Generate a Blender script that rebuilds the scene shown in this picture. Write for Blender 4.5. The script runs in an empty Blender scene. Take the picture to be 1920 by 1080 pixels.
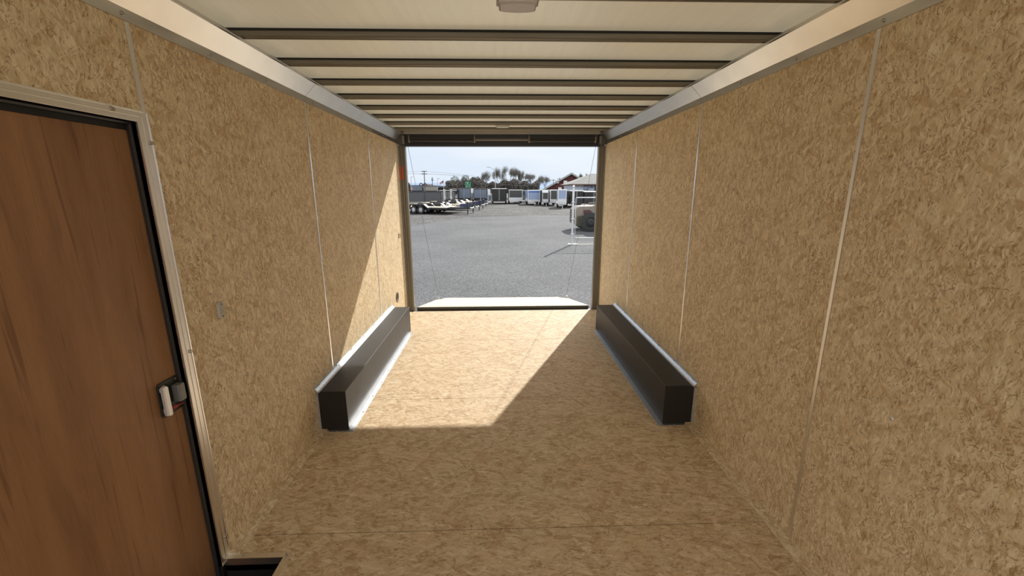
import bpy, bmesh, math, random
from mathutils import Vector, Matrix, noise
R = math.radians
rnd = random.Random(7)
sc = bpy.context.scene
COL = sc.collection

# ------------------------------------------------------------------ camera
FPX, PITCH, YAW, ROLL = 784.52, 0.2308, 0.0304, -0.0026
CAM = Vector((-0.0498, 0.0, 1.4835))
_cp, _sp, _cy, _sy = math.cos(PITCH), math.sin(PITCH), math.cos(YAW), math.sin(YAW)
FW = Vector((_sy * _cp, _cy * _cp, -_sp)); _rt = Vector((_cy, -_sy, 0)); _up = _rt.cross(FW)
RT = _rt * math.cos(ROLL) + _up * math.sin(ROLL)
UP = _up * math.cos(ROLL) - _rt * math.sin(ROLL)
cd = bpy.data.cameras.new('camera'); cam = bpy.data.objects.new('camera', cd); COL.objects.link(cam)
cd.sensor_width = 36; cd.lens = FPX / 1920 * 36; cd.clip_start = .02; cd.clip_end = 20000
M = Matrix((RT, UP, -FW)).transposed().to_4x4(); M.translation = CAM
cam.matrix_world = M; sc.camera = cam

def ray(u, v): return FW + RT * ((u - 960) / FPX) - UP * ((v - 540) / FPX)
def at(u, v, y):                     # world point seen at pixel (u, v) at depth y
    d = ray(u, v); return CAM + d * (y / d.y)
GZ = -0.50
def gnd(u, v):                       # ground point seen at pixel (u, v)
    d = ray(u, v); return CAM + d * ((GZ - CAM.z) / d.z)

# ------------------------------------------------------------------ light
SUN_STRENGTH = 5.5
sd = bpy.data.lights.new('sun', 'SUN'); sd.energy = SUN_STRENGTH; sd.angle = R(0.6); sd.color = (1, .97, .92)
sun = bpy.data.objects.new('sun', sd); COL.objects.link(sun)
SUNV = Vector((1.234, 2.707, 1.965)).normalized()
sun.rotation_euler = SUNV.to_track_quat('Z', 'Y').to_euler(); sun.location = (10, 20, 15)
sc.view_settings.view_transform = 'Standard'; sc.view_settings.look = 'None'
sc.view_settings.exposure = 0.08; sc.view_settings.gamma = 1
SKY = 1.0
W = bpy.data.worlds.new('sky'); sc.world = W; W.use_nodes = True
nt = W.node_tree; nt.nodes.clear()
def N(nt, t, **k):
    n = nt.nodes.new(t)
    for a, b in k.items(): setattr(n, a, b)
    return n
tc = N(nt, 'ShaderNodeTexCoord'); bg = N(nt, 'ShaderNodeBackground'); wo = N(nt, 'ShaderNodeOutputWorld')
dot = N(nt, 'ShaderNodeVectorMath', operation='DOT_PRODUCT'); dot.inputs[1].default_value = SUNV
nrm = N(nt, 'ShaderNodeVectorMath', operation='NORMALIZE')
nt.links.new(tc.outputs['Generated'], nrm.inputs[0]); nt.links.new(nrm.outputs[0], dot.inputs[0])
rmp = N(nt, 'ShaderNodeValToRGB'); nt.links.new(dot.outputs['Value'], rmp.inputs[0])
e = rmp.color_ramp.elements
e[0].position = .0; e[0].color = (1.75, 1.75, 1.75, 1)
e[1].position = 1.0; e[1].color = (1.25, 1.22, 1.15, 1)
for p, c in ((.35, (1.2, 1.2, 1.18, 1)), (.62, (.70, .79, .92, 1)), (.8, (.72, .81, .92, 1)), (.9, (.88, .92, .98, 1))):
    el = rmp.color_ramp.elements.new(p); el.color = c
mp = N(nt, 'ShaderNodeMapping'); mp.inputs['Scale'].default_value = (2, 2, 11)
nt.links.new(nrm.outputs[0], mp.inputs[0])
cl = N(nt, 'ShaderNodeTexNoise'); cl.inputs['Scale'].default_value = 1.6; cl.inputs['Detail'].default_value = 6
nt.links.new(mp.outputs[0], cl.inputs['Vector'])
cr = N(nt, 'ShaderNodeMapRange'); cr.inputs[1].default_value = .42; cr.inputs[2].default_value = .7
cr.inputs[3].default_value = 0; cr.inputs[4].default_value = .7
nt.links.new(cl.outputs['Fac'], cr.inputs[0])
mx = N(nt, 'ShaderNodeMixRGB'); nt.links.new(cr.outputs[0], mx.inputs[0]); nt.links.new(rmp.outputs[0], mx.inputs[1])
mx.inputs[2].default_value = (.86, .90, .95, 1)
nt.links.new(mx.outputs[0], bg.inputs[0]); bg.inputs[1].default_value = SKY
nt.links.new(bg.outputs[0], wo.inputs[0])

HW, D = 1.197, 5.053                  # half width of the trailer, depth of its rear opening
ROOF, BOWZ = 2.143, 2.110
pd = bpy.data.lights.new('opening_portal', 'AREA'); pd.shape = 'RECTANGLE'; pd.size = 2.3; pd.size_y = 2.0
pd.cycles.is_portal = True
po = bpy.data.objects.new('opening_portal', pd); COL.objects.link(po); po.location = (0, D + .16, 1.0)
po.rotation_euler = (R(-90), 0, 0)

# ------------------------------------------------------------------ materials
MATS = {}
def mat(name, col, rough=.6, metal=0., spec=None, noise_amt=0., nscale=8., bump=0., bscale=60., stretch=(1, 1, 1), bdist=.002, detail=4):
    if name in MATS: return MATS[name]
    m = bpy.data.materials.new(name); m.use_nodes = True; t = m.node_tree
    b = t.nodes['Principled BSDF']
    b.inputs['Base Color'].default_value = (*col, 1); b.inputs['Roughness'].default_value = rough
    b.inputs['Metallic'].default_value = metal
    if spec is not None: b.inputs['Specular IOR Level'].default_value = spec
    co = N(t, 'ShaderNodeTexCoord'); ma = N(t, 'ShaderNodeMapping'); ma.inputs['Scale'].default_value = stretch
    t.links.new(co.outputs['Object'], ma.inputs[0])
    n = N(t, 'ShaderNodeTexNoise'); n.inputs['Scale'].default_value = nscale; n.inputs['Detail'].default_value = detail
    t.links.new(ma.outputs[0], n.inputs['Vector'])
    r = N(t, 'ShaderNodeMapRange'); r.inputs[1].default_value = .3; r.inputs[2].default_value = .7
    r.inputs[3].default_value = 1 - (noise_amt or .05); r.inputs[4].default_value = 1 + (noise_amt or .05)
    t.links.new(n.outputs['Fac'], r.inputs[0])
    v = N(t, 'ShaderNodeVectorMath', operation='SCALE'); v.inputs[0].default_value = col
    t.links.new(r.outputs[0], v.inputs['Scale']); t.links.new(v.outputs[0], b.inputs['Base Color'])
    if bump:
        n2 = N(t, 'ShaderNodeTexNoise'); n2.inputs['Scale'].default_value = bscale; n2.inputs['Detail'].default_value = 3
        t.links.new(ma.outputs[0], n2.inputs['Vector'])
        bp = N(t, 'ShaderNodeBump'); bp.inputs['Strength'].default_value = bump; bp.inputs['Distance'].default_value = bdist
        t.links.new(n2.outputs['Fac'], bp.inputs['Height']); t.links.new(bp.outputs[0], b.inputs['Normal'])
    MATS[name] = m; return m

def osb(name, plane, tone=(1, 1, 1), big=1.0, dark=1.0):
    """Strand board. plane: 'x' wall (strands along z), 'z' floor (strands along x). Object coordinates in metres."""
    m = bpy.data.materials.new(name); m.use_nodes = True; t = m.node_tree; L = t.links
    b = t.nodes['Principled BSDF']; b.inputs['Roughness'].default_value = .62; b.inputs['Specular IOR Level'].default_value = .35
    co = N(t, 'ShaderNodeTexCoord'); sp = N(t, 'ShaderNodeSeparateXYZ'); L.new(co.outputs['Object'], sp.inputs[0])
    cb = N(t, 'ShaderNodeCombineXYZ')
    if plane == 'x': L.new(sp.outputs['Z'], cb.inputs[0]); L.new(sp.outputs['Y'], cb.inputs[1])
    elif plane == 'y':
        ad = N(t, 'ShaderNodeMath', operation='ADD'); L.new(sp.outputs['X'], ad.inputs[0]); L.new(sp.outputs['Z'], ad.inputs[1])
        L.new(sp.outputs['Y'], cb.inputs[0]); L.new(ad.outputs[0], cb.inputs[1])
    else: L.new(sp.outputs['X'], cb.inputs[0]); L.new(sp.outputs['Y'], cb.inputs[1])
    # gentle warp
    wn = N(t, 'ShaderNodeTexNoise'); wn.inputs['Scale'].default_value = 22; wn.inputs['Detail'].default_value = 2
    L.new(cb.outputs[0], wn.inputs['Vector'])
    ws = N(t, 'ShaderNodeVectorMath', operation='SUBTRACT'); L.new(wn.outputs['Color'], ws.inputs[0]); ws.inputs[1].default_value = (.5, .5, .5)
    wm = N(t, 'ShaderNodeVectorMath', operation='SCALE'); L.new(ws.outputs[0], wm.inputs[0]); wm.inputs['Scale'].default_value = .03
    wa = N(t, 'ShaderNodeVectorMath', operation='ADD'); L.new(cb.outputs[0], wa.inputs[0]); L.new(wm.outputs[0], wa.inputs[1])
    def coords(ang, sl, sc_, off):
        mp = N(t, 'ShaderNodeMapping', vector_type='POINT'); mp.inputs['Rotation'].default_value = (0, 0, R(ang)); mp.inputs['Location'].default_value = (off, off * 1.7, 0)
        L.new(wa.outputs[0], mp.inputs[0])
        ms = N(t, 'ShaderNodeVectorMath', operation='MULTIPLY'); ms.inputs[1].default_value = (sl / big, sc_ / big, 1)
        L.new(mp.outputs[0], ms.inputs[0]); return ms.outputs[0]
    def math_(op, a, b_=0., c_=None):
        n = N(t, 'ShaderNodeMath', operation=op)
        for i, q in enumerate((a, b_) if c_ is None else (a, b_, c_)):
            if isinstance(q, (int, float)): n.inputs[i].default_value = q
            else: L.new(q, n.inputs[i])
        return n.outputs[0]
    def layer(ang, sl, sc_, off):
        vo = N(t, 'ShaderNodeTexVoronoi', voronoi_dimensions='2D', feature='F1'); vo.inputs['Scale'].default_value = 1; vo.inputs['Randomness'].default_value = 1
        L.new(coords(ang, sl, sc_, off), vo.inputs['Vector'])
        s = N(t, 'ShaderNodeSeparateColor'); L.new(vo.outputs['Color'], s.inputs[0])
        d = N(t, 'ShaderNodeMapRange'); d.inputs[1].default_value = .28; d.inputs[2].default_value = .62; d.inputs[3].default_value = 1; d.inputs[4].default_value = 0
        L.new(vo.outputs['Distance'], d.inputs[0])
        return s.outputs[0], s.outputs[1], d.outputs[0]
    def nz(ang, sl, sc_, off, det=4, rough=.6):
        n = N(t, 'ShaderNodeTexNoise'); n.inputs['Scale'].default_value = 1; n.inputs['Detail'].default_value = det; n.inputs['Roughness'].default_value = rough
        L.new(coords(ang, sl, sc_, off), n.inputs['Vector']); return n.outputs['Fac']
    def mixf(f, a, b_):
        n = N(t, 'ShaderNodeMix', data_type='FLOAT'); L.new(f, n.inputs[0]); L.new(a, n.inputs[2]); L.new(b_, n.inputs[3]); return n.outputs[0]
    A = layer(14, 17, 62, .3); B = layer(-28, 22, 80, 2.1); C = layer(58, 18, 70, 5.2)
    v1 = mixf(math_('GREATER_THAN', B[1], .5), A[0], B[0]); v2 = mixf(math_('GREATER_THAN', C[1], .72), v1, C[0])
    f1 = nz(8, 26, 95, 1.3, 5, .65); f2 = nz(-14, 55, 240, 4.4, 3, .6)
    # chips blended with the soft fibre mottling
    tot = math_('ADD', math_('MULTIPLY', v2, .30), math_('ADD', math_('MULTIPLY', f1, .95), math_('MULTIPLY', f2, .55)))
    tr = N(t, 'ShaderNodeMapRange'); tr.inputs[1].default_value = .58; tr.inputs[2].default_value = 1.22; L.new(tot, tr.inputs[0])
    r = N(t, 'ShaderNodeValToRGB'); L.new(tr.outputs[0], r.inputs[0]); e = r.color_ramp.elements
    e[0].position = 0; e[0].color = (.40, .27, .14, 1); e[1].position = 1; e[1].color = (.86, .77, .60, 1)
    for p, c in ((.25, (.56, .43, .27)), (.5, (.66, .54, .375)), (.75, (.74, .62, .45))):
        q = e.new(p); q.color = (*c, 1)
    cur = r.outputs[0]
    def over(f, colr, src, amt=1.0):
        n = N(t, 'ShaderNodeMixRGB'); L.new(math_('MULTIPLY', f, amt), n.inputs[0]); L.new(src, n.inputs[1]); n.inputs[2].default_value = (*colr, 1); return n.outputs[0]
    cn = N(t, 'ShaderNodeTexNoise'); cn.inputs['Scale'].default_value = 6; cn.inputs['Detail'].default_value = 4; L.new(cb.outputs[0], cn.inputs['Vector'])
    dens = N(t, 'ShaderNodeMapRange'); dens.inputs[1].default_value = .32; dens.inputs[2].default_value = .68; dens.inputs[3].default_value = 1 - .02 * dark; dens.inputs[4].default_value = 1 - .17 * dark
    L.new(cn.outputs['Fac'], dens.inputs[0])
    fa = .45 if plane == 'z' else .62
    for (ang, sl, sc_, off, colr, amt, dth) in ((-10, 46, 250, 7.7, (.30, .17, .075), fa, 0), (27, 90, 420, 9.1, (.25, .14, .06), fa, -.04), (-50, 75, 330, 12.4, (.32, .19, .09), fa, -.01), (5, 20, 150, 15.3, (.42, .25, .125), .45, .05), (-36, 27, 95, 19.3, (.46, .30, .16), .4, .06), (70, 40, 170, 33.3, (.30, .18, .08), fa, .06)):
        F = layer(ang, sl, sc_, off)
        cur = over(math_('MULTIPLY', math_('GREATER_THAN', F[0], math_('ADD', dens.outputs[0], dth)), F[2]), colr, cur, amt)
    G = layer(12, 30, 130, 23.); cur = over(math_('MULTIPLY', math_('GREATER_THAN', G[0], .93), G[2]), (.90, .80, .63), cur, .5)
    # big single chips lying at odd angles
    for ang, off, colr in ((35, 41., (.72, .56, .37)), (-62, 47., (.50, .33, .18)), (10, 53., (.80, .68, .50))):
        K = layer(ang, 15, 50, off); cur = over(math_('MULTIPLY', math_('GREATER_THAN', K[0], .94), math_('GREATER_THAN', K[2], .02)), colr, cur, .45)
    # fine grain
    gm = N(t, 'ShaderNodeVectorMath', operation='MULTIPLY'); gm.inputs[1].default_value = (60, 420, 1); L.new(wa.outputs[0], gm.inputs[0])
    gn = N(t, 'ShaderNodeTexNoise'); gn.inputs['Scale'].default_value = 1; gn.inputs['Detail'].default_value = 3; L.new(gm.outputs[0], gn.inputs['Vector'])
    gr = N(t, 'ShaderNodeMapRange'); gr.inputs[1].default_value = .25; gr.inputs[2].default_value = .75; gr.inputs[3].default_value = .9; gr.inputs[4].default_value = 1.1
    L.new(gn.outputs['Fac'], gr.inputs[0])
    sc1 = N(t, 'ShaderNodeVectorMath', operation='SCALE'); L.new(cur, sc1.inputs[0]); L.new(gr.outputs[0], sc1.inputs['Scale'])
    tn = N(t, 'ShaderNodeVectorMath', operation='MULTIPLY'); tn.inputs[1].default_value = tone; L.new(sc1.outputs[0], tn.inputs[0])
    L.new(tn.outputs[0], b.inputs['Base Color'])
    bp = N(t, 'ShaderNodeBump'); bp.inputs['Strength'].default_value = .35; bp.inputs['Distance'].default_value = .0015
    L.new(tot, bp.inputs['Height']); L.new(bp.outputs[0], b.inputs['Normal'])
    MATS[name] = m; return m

def plywood():
    m = bpy.data.materials.new('reddish_plywood'); m.use_nodes = True; t = m.node_tree; L = t.links
    b = t.nodes['Principled BSDF']; b.inputs['Roughness'].default_value = .5; b.inputs['Specular IOR Level'].default_value = .3
    co = N(t, 'ShaderNodeTexCoord')
    def nz(scale, stretch, det=4, dist=0.):
        mp = N(t, 'ShaderNodeMapping'); mp.inputs['Scale'].default_value = stretch; L.new(co.outputs['Object'], mp.inputs[0])
        n = N(t, 'ShaderNodeTexNoise'); n.inputs['Scale'].default_value = scale; n.inputs['Detail'].default_value = det; n.inputs['Distortion'].default_value = dist
        L.new(mp.outputs[0], n.inputs['Vector']); return n.outputs['Fac']
    r = N(t, 'ShaderNodeValToRGB'); L.new(nz(1.2, (1, 9, 1), 5, .6), r.inputs[0]); e = r.color_ramp.elements
    e[0].position = .25; e[0].color = (.24, .115, .05, 1); e[1].position = .78; e[1].color = (.40, .215, .105, 1)
    r2 = N(t, 'ShaderNodeMapRange'); L.new(nz(2.2, (1, 16, .8), 2, 1.2), r2.inputs[0]); r2.inputs[1].default_value = .60; r2.inputs[2].default_value = .72; r2.inputs[3].default_value = 0; r2.inputs[4].default_value = .55
    mxx = N(t, 'ShaderNodeMixRGB'); L.new(r2.outputs[0], mxx.inputs[0]); L.new(r.outputs[0], mxx.inputs[1]); mxx.inputs[2].default_value = (.14, .06, .027, 1)
    r3 = N(t, 'ShaderNodeMapRange'); L.new(nz(10, (1, 40, 1.5), 3), r3.inputs[0]); r3.inputs[3].default_value = .8; r3.inputs[4].default_value = 1.2
    s = N(t, 'ShaderNodeVectorMath', operation='SCALE'); L.new(mxx.outputs[0], s.inputs[0]); L.new(r3.outputs[0], s.inputs['Scale'])
    L.new(s.outputs[0], b.inputs['Base Color']); MATS['plywood'] = m; return m

def ground_mat(name, c0, c1, scale, patch=(.85, 1.1), rough=.9):
    m = bpy.data.materials.new(name); m.use_nodes = True; t = m.node_tree; L = t.links
    b = t.nodes['Principled BSDF']; b.inputs['Roughness'].default_value = rough; b.inputs['Specular IOR Level'].default_value = .25
    co = N(t, 'ShaderNodeTexCoord')
    v = N(t, 'ShaderNodeTexVoronoi', voronoi_dimensions='2D'); v.inputs['Scale'].default_value = scale; L.new(co.outputs['Object'], v.inputs['Vector'])
    s = N(t, 'ShaderNodeSeparateColor'); L.new(v.outputs['Color'], s.inputs[0])
    r = N(t, 'ShaderNodeValToRGB'); L.new(s.outputs[0], r.inputs[0]); e = r.color_ramp.elements
    e[0].position = .0; e[0].color = (*c0, 1); e[1].position = 1; e[1].color = (*c1, 1)
    n = N(t, 'ShaderNodeTexNoise'); n.inputs['Scale'].default_value = .35; n.inputs['Detail'].default_value = 7; n.inputs['Roughness'].default_value = .65
    L.new(co.outputs['Object'], n.inputs['Vector'])
    q = N(t, 'ShaderNodeMapRange'); q.inputs[1].default_value = .3; q.inputs[2].default_value = .7; q.inputs[3].default_value = patch[0]; q.inputs[4].default_value = patch[1]
    L.new(n.outputs['Fac'], q.inputs[0])
    sc2 = N(t, 'ShaderNodeVectorMath', operation='SCALE'); L.new(r.outputs[0], sc2.inputs[0]); L.new(q.outputs[0], sc2.inputs['Scale'])
    L.new(sc2.outputs[0], b.inputs['Base Color'])
    bp = N(t, 'ShaderNodeBump'); bp.inputs['Strength'].default_value = .5; bp.inputs['Distance'].default_value = .01
    L.new(s.outputs[0], bp.inputs['Height']); L.new(bp.outputs[0], b.inputs['Normal'])
    MATS[name] = m; return m

m_osbw = osb('strand_board_wall', 'x', dark=.8, tone=(1.08, 1.06, .97))
m_osbf = osb('strand_board_floor', 'z', tone=(.90, .84, .76), big=1.5, dark=.8)
m_osbb = osb('strand_board_edge', 'y', tone=(1.05, 1.05, 1.02))
m_ramp = osb('strand_board_ramp', 'z', tone=(.98, 1.02, 1.12), big=1.3, dark=.3)
m_ply = plywood()
m_alu = mat('aluminium', (.66, .64, .60), .28, 1., noise_amt=.04, bump=.25, bscale=3, bdist=.01)
m_strip = mat('aluminium_strip', (.80, .78, .74), .33, 1., noise_amt=.05)
m_galv = mat('galvanized_steel', (.62, .64, .66), .38, .9, noise_amt=.12, nscale=60)
m_roof = mat('roof_sheet', (.52, .48, .39), .38, .5, noise_amt=.06, nscale=5, stretch=(7, .5, 1), bump=.12, bscale=4, bdist=.01)
_t = m_roof.node_tree; _b = _t.nodes['Principled BSDF']          # thin sheet, made translucent so warm-tinted daylight fills the interior
_tr = N(_t, 'ShaderNodeBsdfTranslucent'); _tr.inputs[0].default_value = (.86, .74, .52, 1)
_ms = N(_t, 'ShaderNodeMixShader'); _ms.inputs[0].default_value = .13
_t.links.new(_b.outputs[0], _ms.inputs[1]); _t.links.new(_tr.outputs[0], _ms.inputs[2]); _t.links.new(_ms.outputs[0], _t.nodes['Material Output'].inputs[0])
m_bow = mat('roof_bow_steel', (.25, .228, .18), .45, .6, noise_amt=.12, nscale=4, stretch=(.6, 25, 25))
m_head = mat('header_channel', (.38, .36, .31), .45, .6, noise_amt=.06, stretch=(.5, 10, 10))
m_black = mat('satin_black_steel', (.016, .013, .011), .38, .0, spec=.6, noise_amt=.25, nscale=240, bump=.25, bscale=500, bdist=.0004)
m_box = mat('wheel_box_coating', (.006, .005, .0045), .47, 0., spec=.6, noise_amt=.35, nscale=300, bump=.5, bscale=420, bdist=.0012)
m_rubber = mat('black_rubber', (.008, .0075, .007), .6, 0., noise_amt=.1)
m_jamb = mat('jamb_steel', (.24, .22, .18), .42, .6, noise_amt=.05, stretch=(10, 10, .4))
m_screw = mat('screw_steel', (.45, .42, .38), .3, 1.)
m_tape = mat('orange_tape', (.75, .13, .04), .5)
m_white = mat('white_paint', (.62, .64, .66), .4, noise_amt=.03)
m_lens = mat('clear_lens', (.62, .57, .52), .18, 0., spec=.6, noise_amt=.06)
m_grey = mat('grey_plastic', (.42, .40, .36), .45)
m_dark = mat('dark_cavity', (.01, .009, .008), .8)
m_asph = ground_mat('asphalt', (.05, .051, .053), (.185, .187, .192), 60, (.82, 1.15))
m_gravel = ground_mat('gravel', (.04, .038, .036), (.155, .15, .143), 9, (.55, 1.25))
m_tire = mat('tire_rubber', (.018, .018, .018), .8)
m_rim = mat('grey_rim', (.42, .43, .46), .5, .2)
m_blk = mat('black_paint', (.008, .008, .009), .4, spec=.5)
m_wood = mat('deck_lumber', (.62, .52, .38), .7, noise_amt=.12, nscale=3, stretch=(1, 8, 1))
m_chrome = mat('bright_aluminium', (.85, .85, .84), .35, .6)
m_red = mat('barn_red', (.085, .022, .022), .8, noise_amt=.15, nscale=1)
m_shing = mat('grey_shingle', (.20, .195, .185), .9, noise_amt=.2, nscale=3)
m_sid = mat('white_siding', (.48, .53, .64), .7, noise_amt=.03)
m_fascia = mat('brown_fascia', (.13, .085, .065), .7)
m_glass = mat('dark_glass', (.03, .035, .045), .1, spec=.8)
m_beige = mat('loader_beige', (.25, .215, .175), .5, noise_amt=.08, nscale=2)
m_olive = mat('olive_panel', (.045, .05, .045), .35, spec=.6)
m_bluegrey = mat('bluegrey_panel', (.13, .17, .24), .4, spec=.5)
m_pale = mat('pale_blue_panel', (.26, .34, .50), .35, spec=.5, noise_amt=.04)
m_conc = mat('concrete', (.55, .54, .50), .85, noise_amt=.1)
m_green = mat('sign_green', (.01, .14, .07), .5)
m_slat = mat('grey_fence_slat', (.085, .09, .10), .7, noise_amt=.15, nscale=5, stretch=(8, 8, .5))
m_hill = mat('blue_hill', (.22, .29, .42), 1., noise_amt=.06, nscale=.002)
m_bark = mat('grey_bark', (.06, .052, .045), .9)
m_leafd = mat('dark_leaves', (.12, .125, .09), .9, noise_amt=.4, nscale=.5)
m_leafb = mat('brown_twigs', (.14, .128, .11), .9, noise_amt=.4, nscale=.5)
m_flat = mat('flat_roof', (.11, .12, .14), .7, noise_amt=.08)
m_flatb = mat('light_fascia_board', (.26, .25, .22), .7)
m_brick = mat('dark_shopfront', (.035, .028, .028), .8, noise_amt=.4, nscale=1)
m_navy = mat('navy_paint', (.02, .03, .09), .3, spec=.6)
m_pole = mat('pole_wood', (.09, .09, .10), .9)
m_blue = mat('blue_stripe', (.05, .12, .40), .4)
m_redp = mat('red_paint', (.35, .04, .03), .5)

# ------------------------------------------------------------------ mesh helpers
class MB:
    def __init__(s): s.v = []; s.f = []; s.sm = []; s.m = Matrix.Identity(4)
    def add(s, vs, fs, smooth=False):
        b = len(s.v); s.v += [tuple(s.m @ Vector(p)) for p in vs]
        s.f += [tuple(b + i for i in f) for f in fs]; s.sm += [smooth] * len(fs); return s
    def box(s, x0, x1, y0, y1, z0, z1):
        if x0 > x1: x0, x1 = x1, x0
        if y0 > y1: y0, y1 = y1, y0
        if z0 > z1: z0, z1 = z1, z0
        return s.add([(x0, y0, z0), (x1, y0, z0), (x1, y1, z0), (x0, y1, z0), (x0, y0, z1), (x1, y0, z1), (x1, y1, z1), (x0, y1, z1)],
              [(0, 3, 2, 1), (4, 5, 6, 7), (0, 1, 5, 4), (1, 2, 6, 5), (2, 3, 7, 6), (3, 0, 4, 7)])
    def prism(s, poly, a, b, axis='y'):
        """poly of 2D points (in the plane left by axis: x->(y,z), y->(x,z), z->(x,y)) swept from a to b."""
        def P(p, t): return (t, p[0], p[1]) if axis == 'x' else (p[0], t, p[1]) if axis == 'y' else (p[0], p[1], t)
        n = len(poly); vs = [P(p, a) for p in poly] + [P(p, b) for p in poly]
        return s.add(vs, [tuple(range(n)), tuple(range(2 * n - 1, n - 1, -1))] + [(i, i + n, (i + 1) % n + n, (i + 1) % n) for i in range(n)])
    def tube(s, p0, p1, r, n=8, r1=None, caps=True):
        p0, p1 = Vector(p0), Vector(p1); d = (p1 - p0)
        if d.length < 1e-9: return s
        q = d.to_track_quat('Z', 'Y'); r1 = r if r1 is None else r1
        vs = [p0 + q @ Vector((math.cos(2 * math.pi * i / n) * r, math.sin(2 * math.pi * i / n) * r, 0)) for i in range(n)]
        vs += [p1 + q @ Vector((math.cos(2 * math.pi * i / n) * r1, math.sin(2 * math.pi * i / n) * r1, 0)) for i in range(n)]
        s.add(vs, [(i, (i + 1) % n, (i + 1) % n + n, i + n) for i in range(n)], n > 5)
        if caps: s.add(vs, [tuple(range(n - 1, -1, -1)), tuple(range(n, 2 * n))])
        return s
    def path(s, pts, r, n=8):
        for a, b in zip(pts, pts[1:]): s.tube(a, b, r, n)
        return s
    def lathe(s, prof, c, axis='z', n=24, smooth=True, caps=True):
        """prof: (radius, height) pairs about axis through c"""
        c = Vector(c); vs = []
        for (r, h) in prof:
            for i in range(n):
                a = 2 * math.pi * i / n; x, y = math.cos(a) * r, math.sin(a) * r
                vs.append(c + (Vector((x, y, h)) if axis == 'z' else Vector((x, h, y)) if axis == 'y' else Vector((h, x, y))))
        fs = [(k * n + i, k * n + (i + 1) % n, (k + 1) * n + (i + 1) % n, (k + 1) * n + i) for k in range(len(prof) - 1) for i in range(n)]
        if caps: fs += [tuple(range(n - 1, -1, -1)), tuple(range((len(prof) - 1) * n, len(prof) * n))]
        return s.add(vs, fs, smooth)
    def build(s, name, m, parent=None, bevel=0., seg=2):
        me = bpy.data.meshes.new(name); me.from_pydata(s.v, [], s.f); me.update()
        bm = bmesh.new(); bm.from_mesh(me)
        if len(s.f) < 4000: bmesh.ops.recalc_face_normals(bm, faces=bm.faces)
        bm.to_mesh(me); bm.free()
        me.polygons.foreach_set('use_smooth', s.sm)
        me.materials.append(m)
        o = bpy.data.objects.new(name, me); COL.objects.link(o)
        if parent: o.parent = parent
        if bevel:
            b = o.modifiers.new('edge', 'BEVEL'); b.width = bevel; b.segments = seg; b.limit_method = 'ANGLE'; b.angle_limit = R(40)
        return o
def tag(o, label=None, cat=None, group=None, kind=None):
    if label: o['label'] = label
    if cat: o['category'] = cat
    if group: o['group'] = group
    if kind: o['kind'] = kind
    return o
def thing(name, label, cat, loc=(0, 0, 0), rz=0., group=None):
    o = bpy.data.objects.new(name, None); COL.objects.link(o); o.location = loc; o.rotation_euler = (0, 0, rz)
    o.empty_display_size = .1
    return tag(o, label, cat, group)
def spots(name, mb, m, parent, pts):
    o = mb.build(name, m, parent); o.location = pts[0]
    for p in pts[1:]:
        c = o.copy(); COL.objects.link(c); c.location = p
def struct(o): o['kind'] = 'structure'; return o
def dup(root, loc=None, rz=None, label=None):
    r = root.copy(); COL.objects.link(r)
    if loc is not None: r.location = loc
    if rz is not None: r.rotation_euler = (0, 0, rz)
    if label: r['label'] = label
    for ch in list(root.children):
        c = ch.copy(); COL.objects.link(c); c.parent = r
        for g in list(ch.children):
            d = g.copy(); COL.objects.link(d); d.parent = c
    return r
def text(s, size, m, parent, name, loc, rot, depth=.002):
    c = bpy.data.curves.new(name, 'FONT'); c.body = s; c.size = size; c.extrude = depth; c.align_x = 'CENTER'; c.align_y = 'CENTER'
    o = bpy.data.objects.new(name, c); COL.objects.link(o)
    dg = bpy.context.evaluated_depsgraph_get(); me = bpy.data.meshes.new_from_object(o.evaluated_get(dg))
    bpy.data.objects.remove(o); me.materials.clear(); me.materials.append(m)
    o = bpy.data.objects.new(name, me); COL.objects.link(o); o.parent = parent; o.location = loc; o.rotation_euler = rot
    return o

# ================================================================== the trailer's interior (setting)
SEAMS = [D - 1.131 - k * 1.2192 for k in range(5)]          # upright panel joints
YB = -1.1                                                   # where the modelled interior ends behind the camera
FSEAM = [D - 2.2497 + 1.2192 * k for k in (1, 0, -1, -2, -3)]
# floor: full-width sheets with a hairline between them, cut out round the step well
WELL = (-HW, -.955, .62, 1.465)
f = MB(); ys = [YB] + sorted(y for y in FSEAM if y > YB) + [D + .02]
for a, b in zip(ys, ys[1:]):
    a2, b2 = a + .002, b - .002
    cuts = sorted({a2, b2} | {c for c in WELL[2:] if a2 < c < b2})
    for c, d in zip(cuts, cuts[1:]):
        inside = WELL[2] - 1e-6 <= c and d <= WELL[3] + 1e-6
        f.box(WELL[1] if inside else -HW - .02, HW + .02, c, d, -.018, 0)
struct(f.build('floor', m_osbf))
g = MB().box(WELL[1], HW + .02, YB, D + .02, -.06, -.019).box(-HW - .02, WELL[1], WELL[3], D + .02, -.06, -.019).box(-HW - .02, WELL[1], YB, WELL[2], -.06, -.019)
struct(g.build('floor_underside', m_dark))
# walls
DY0, DY1, DZ1 = .66, 1.447, 1.697                          # side door opening in the wall
w = MB()
w.box(-HW - .02, -HW, YB, DY0, -.02, ROOF).box(-HW - .02, -HW, DY1, D, -.02, ROOF).box(-HW - .02, -HW, DY0, DY1, DZ1, ROOF)
wl = struct(w.build('wall_left', m_osbw))
wr = struct(MB().box(HW, HW + .02, YB, D, -.02, ROOF).build('wall_right', m_osbw))
# roof sheet
struct(MB().add([(-HW - .02, YB, ROOF), (HW + .02, YB, ROOF), (HW + .02, D + .12, ROOF), (-HW - .02, D + .12, ROOF)], [(3, 2, 1, 0)]).build('ceiling', m_roof))
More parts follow.
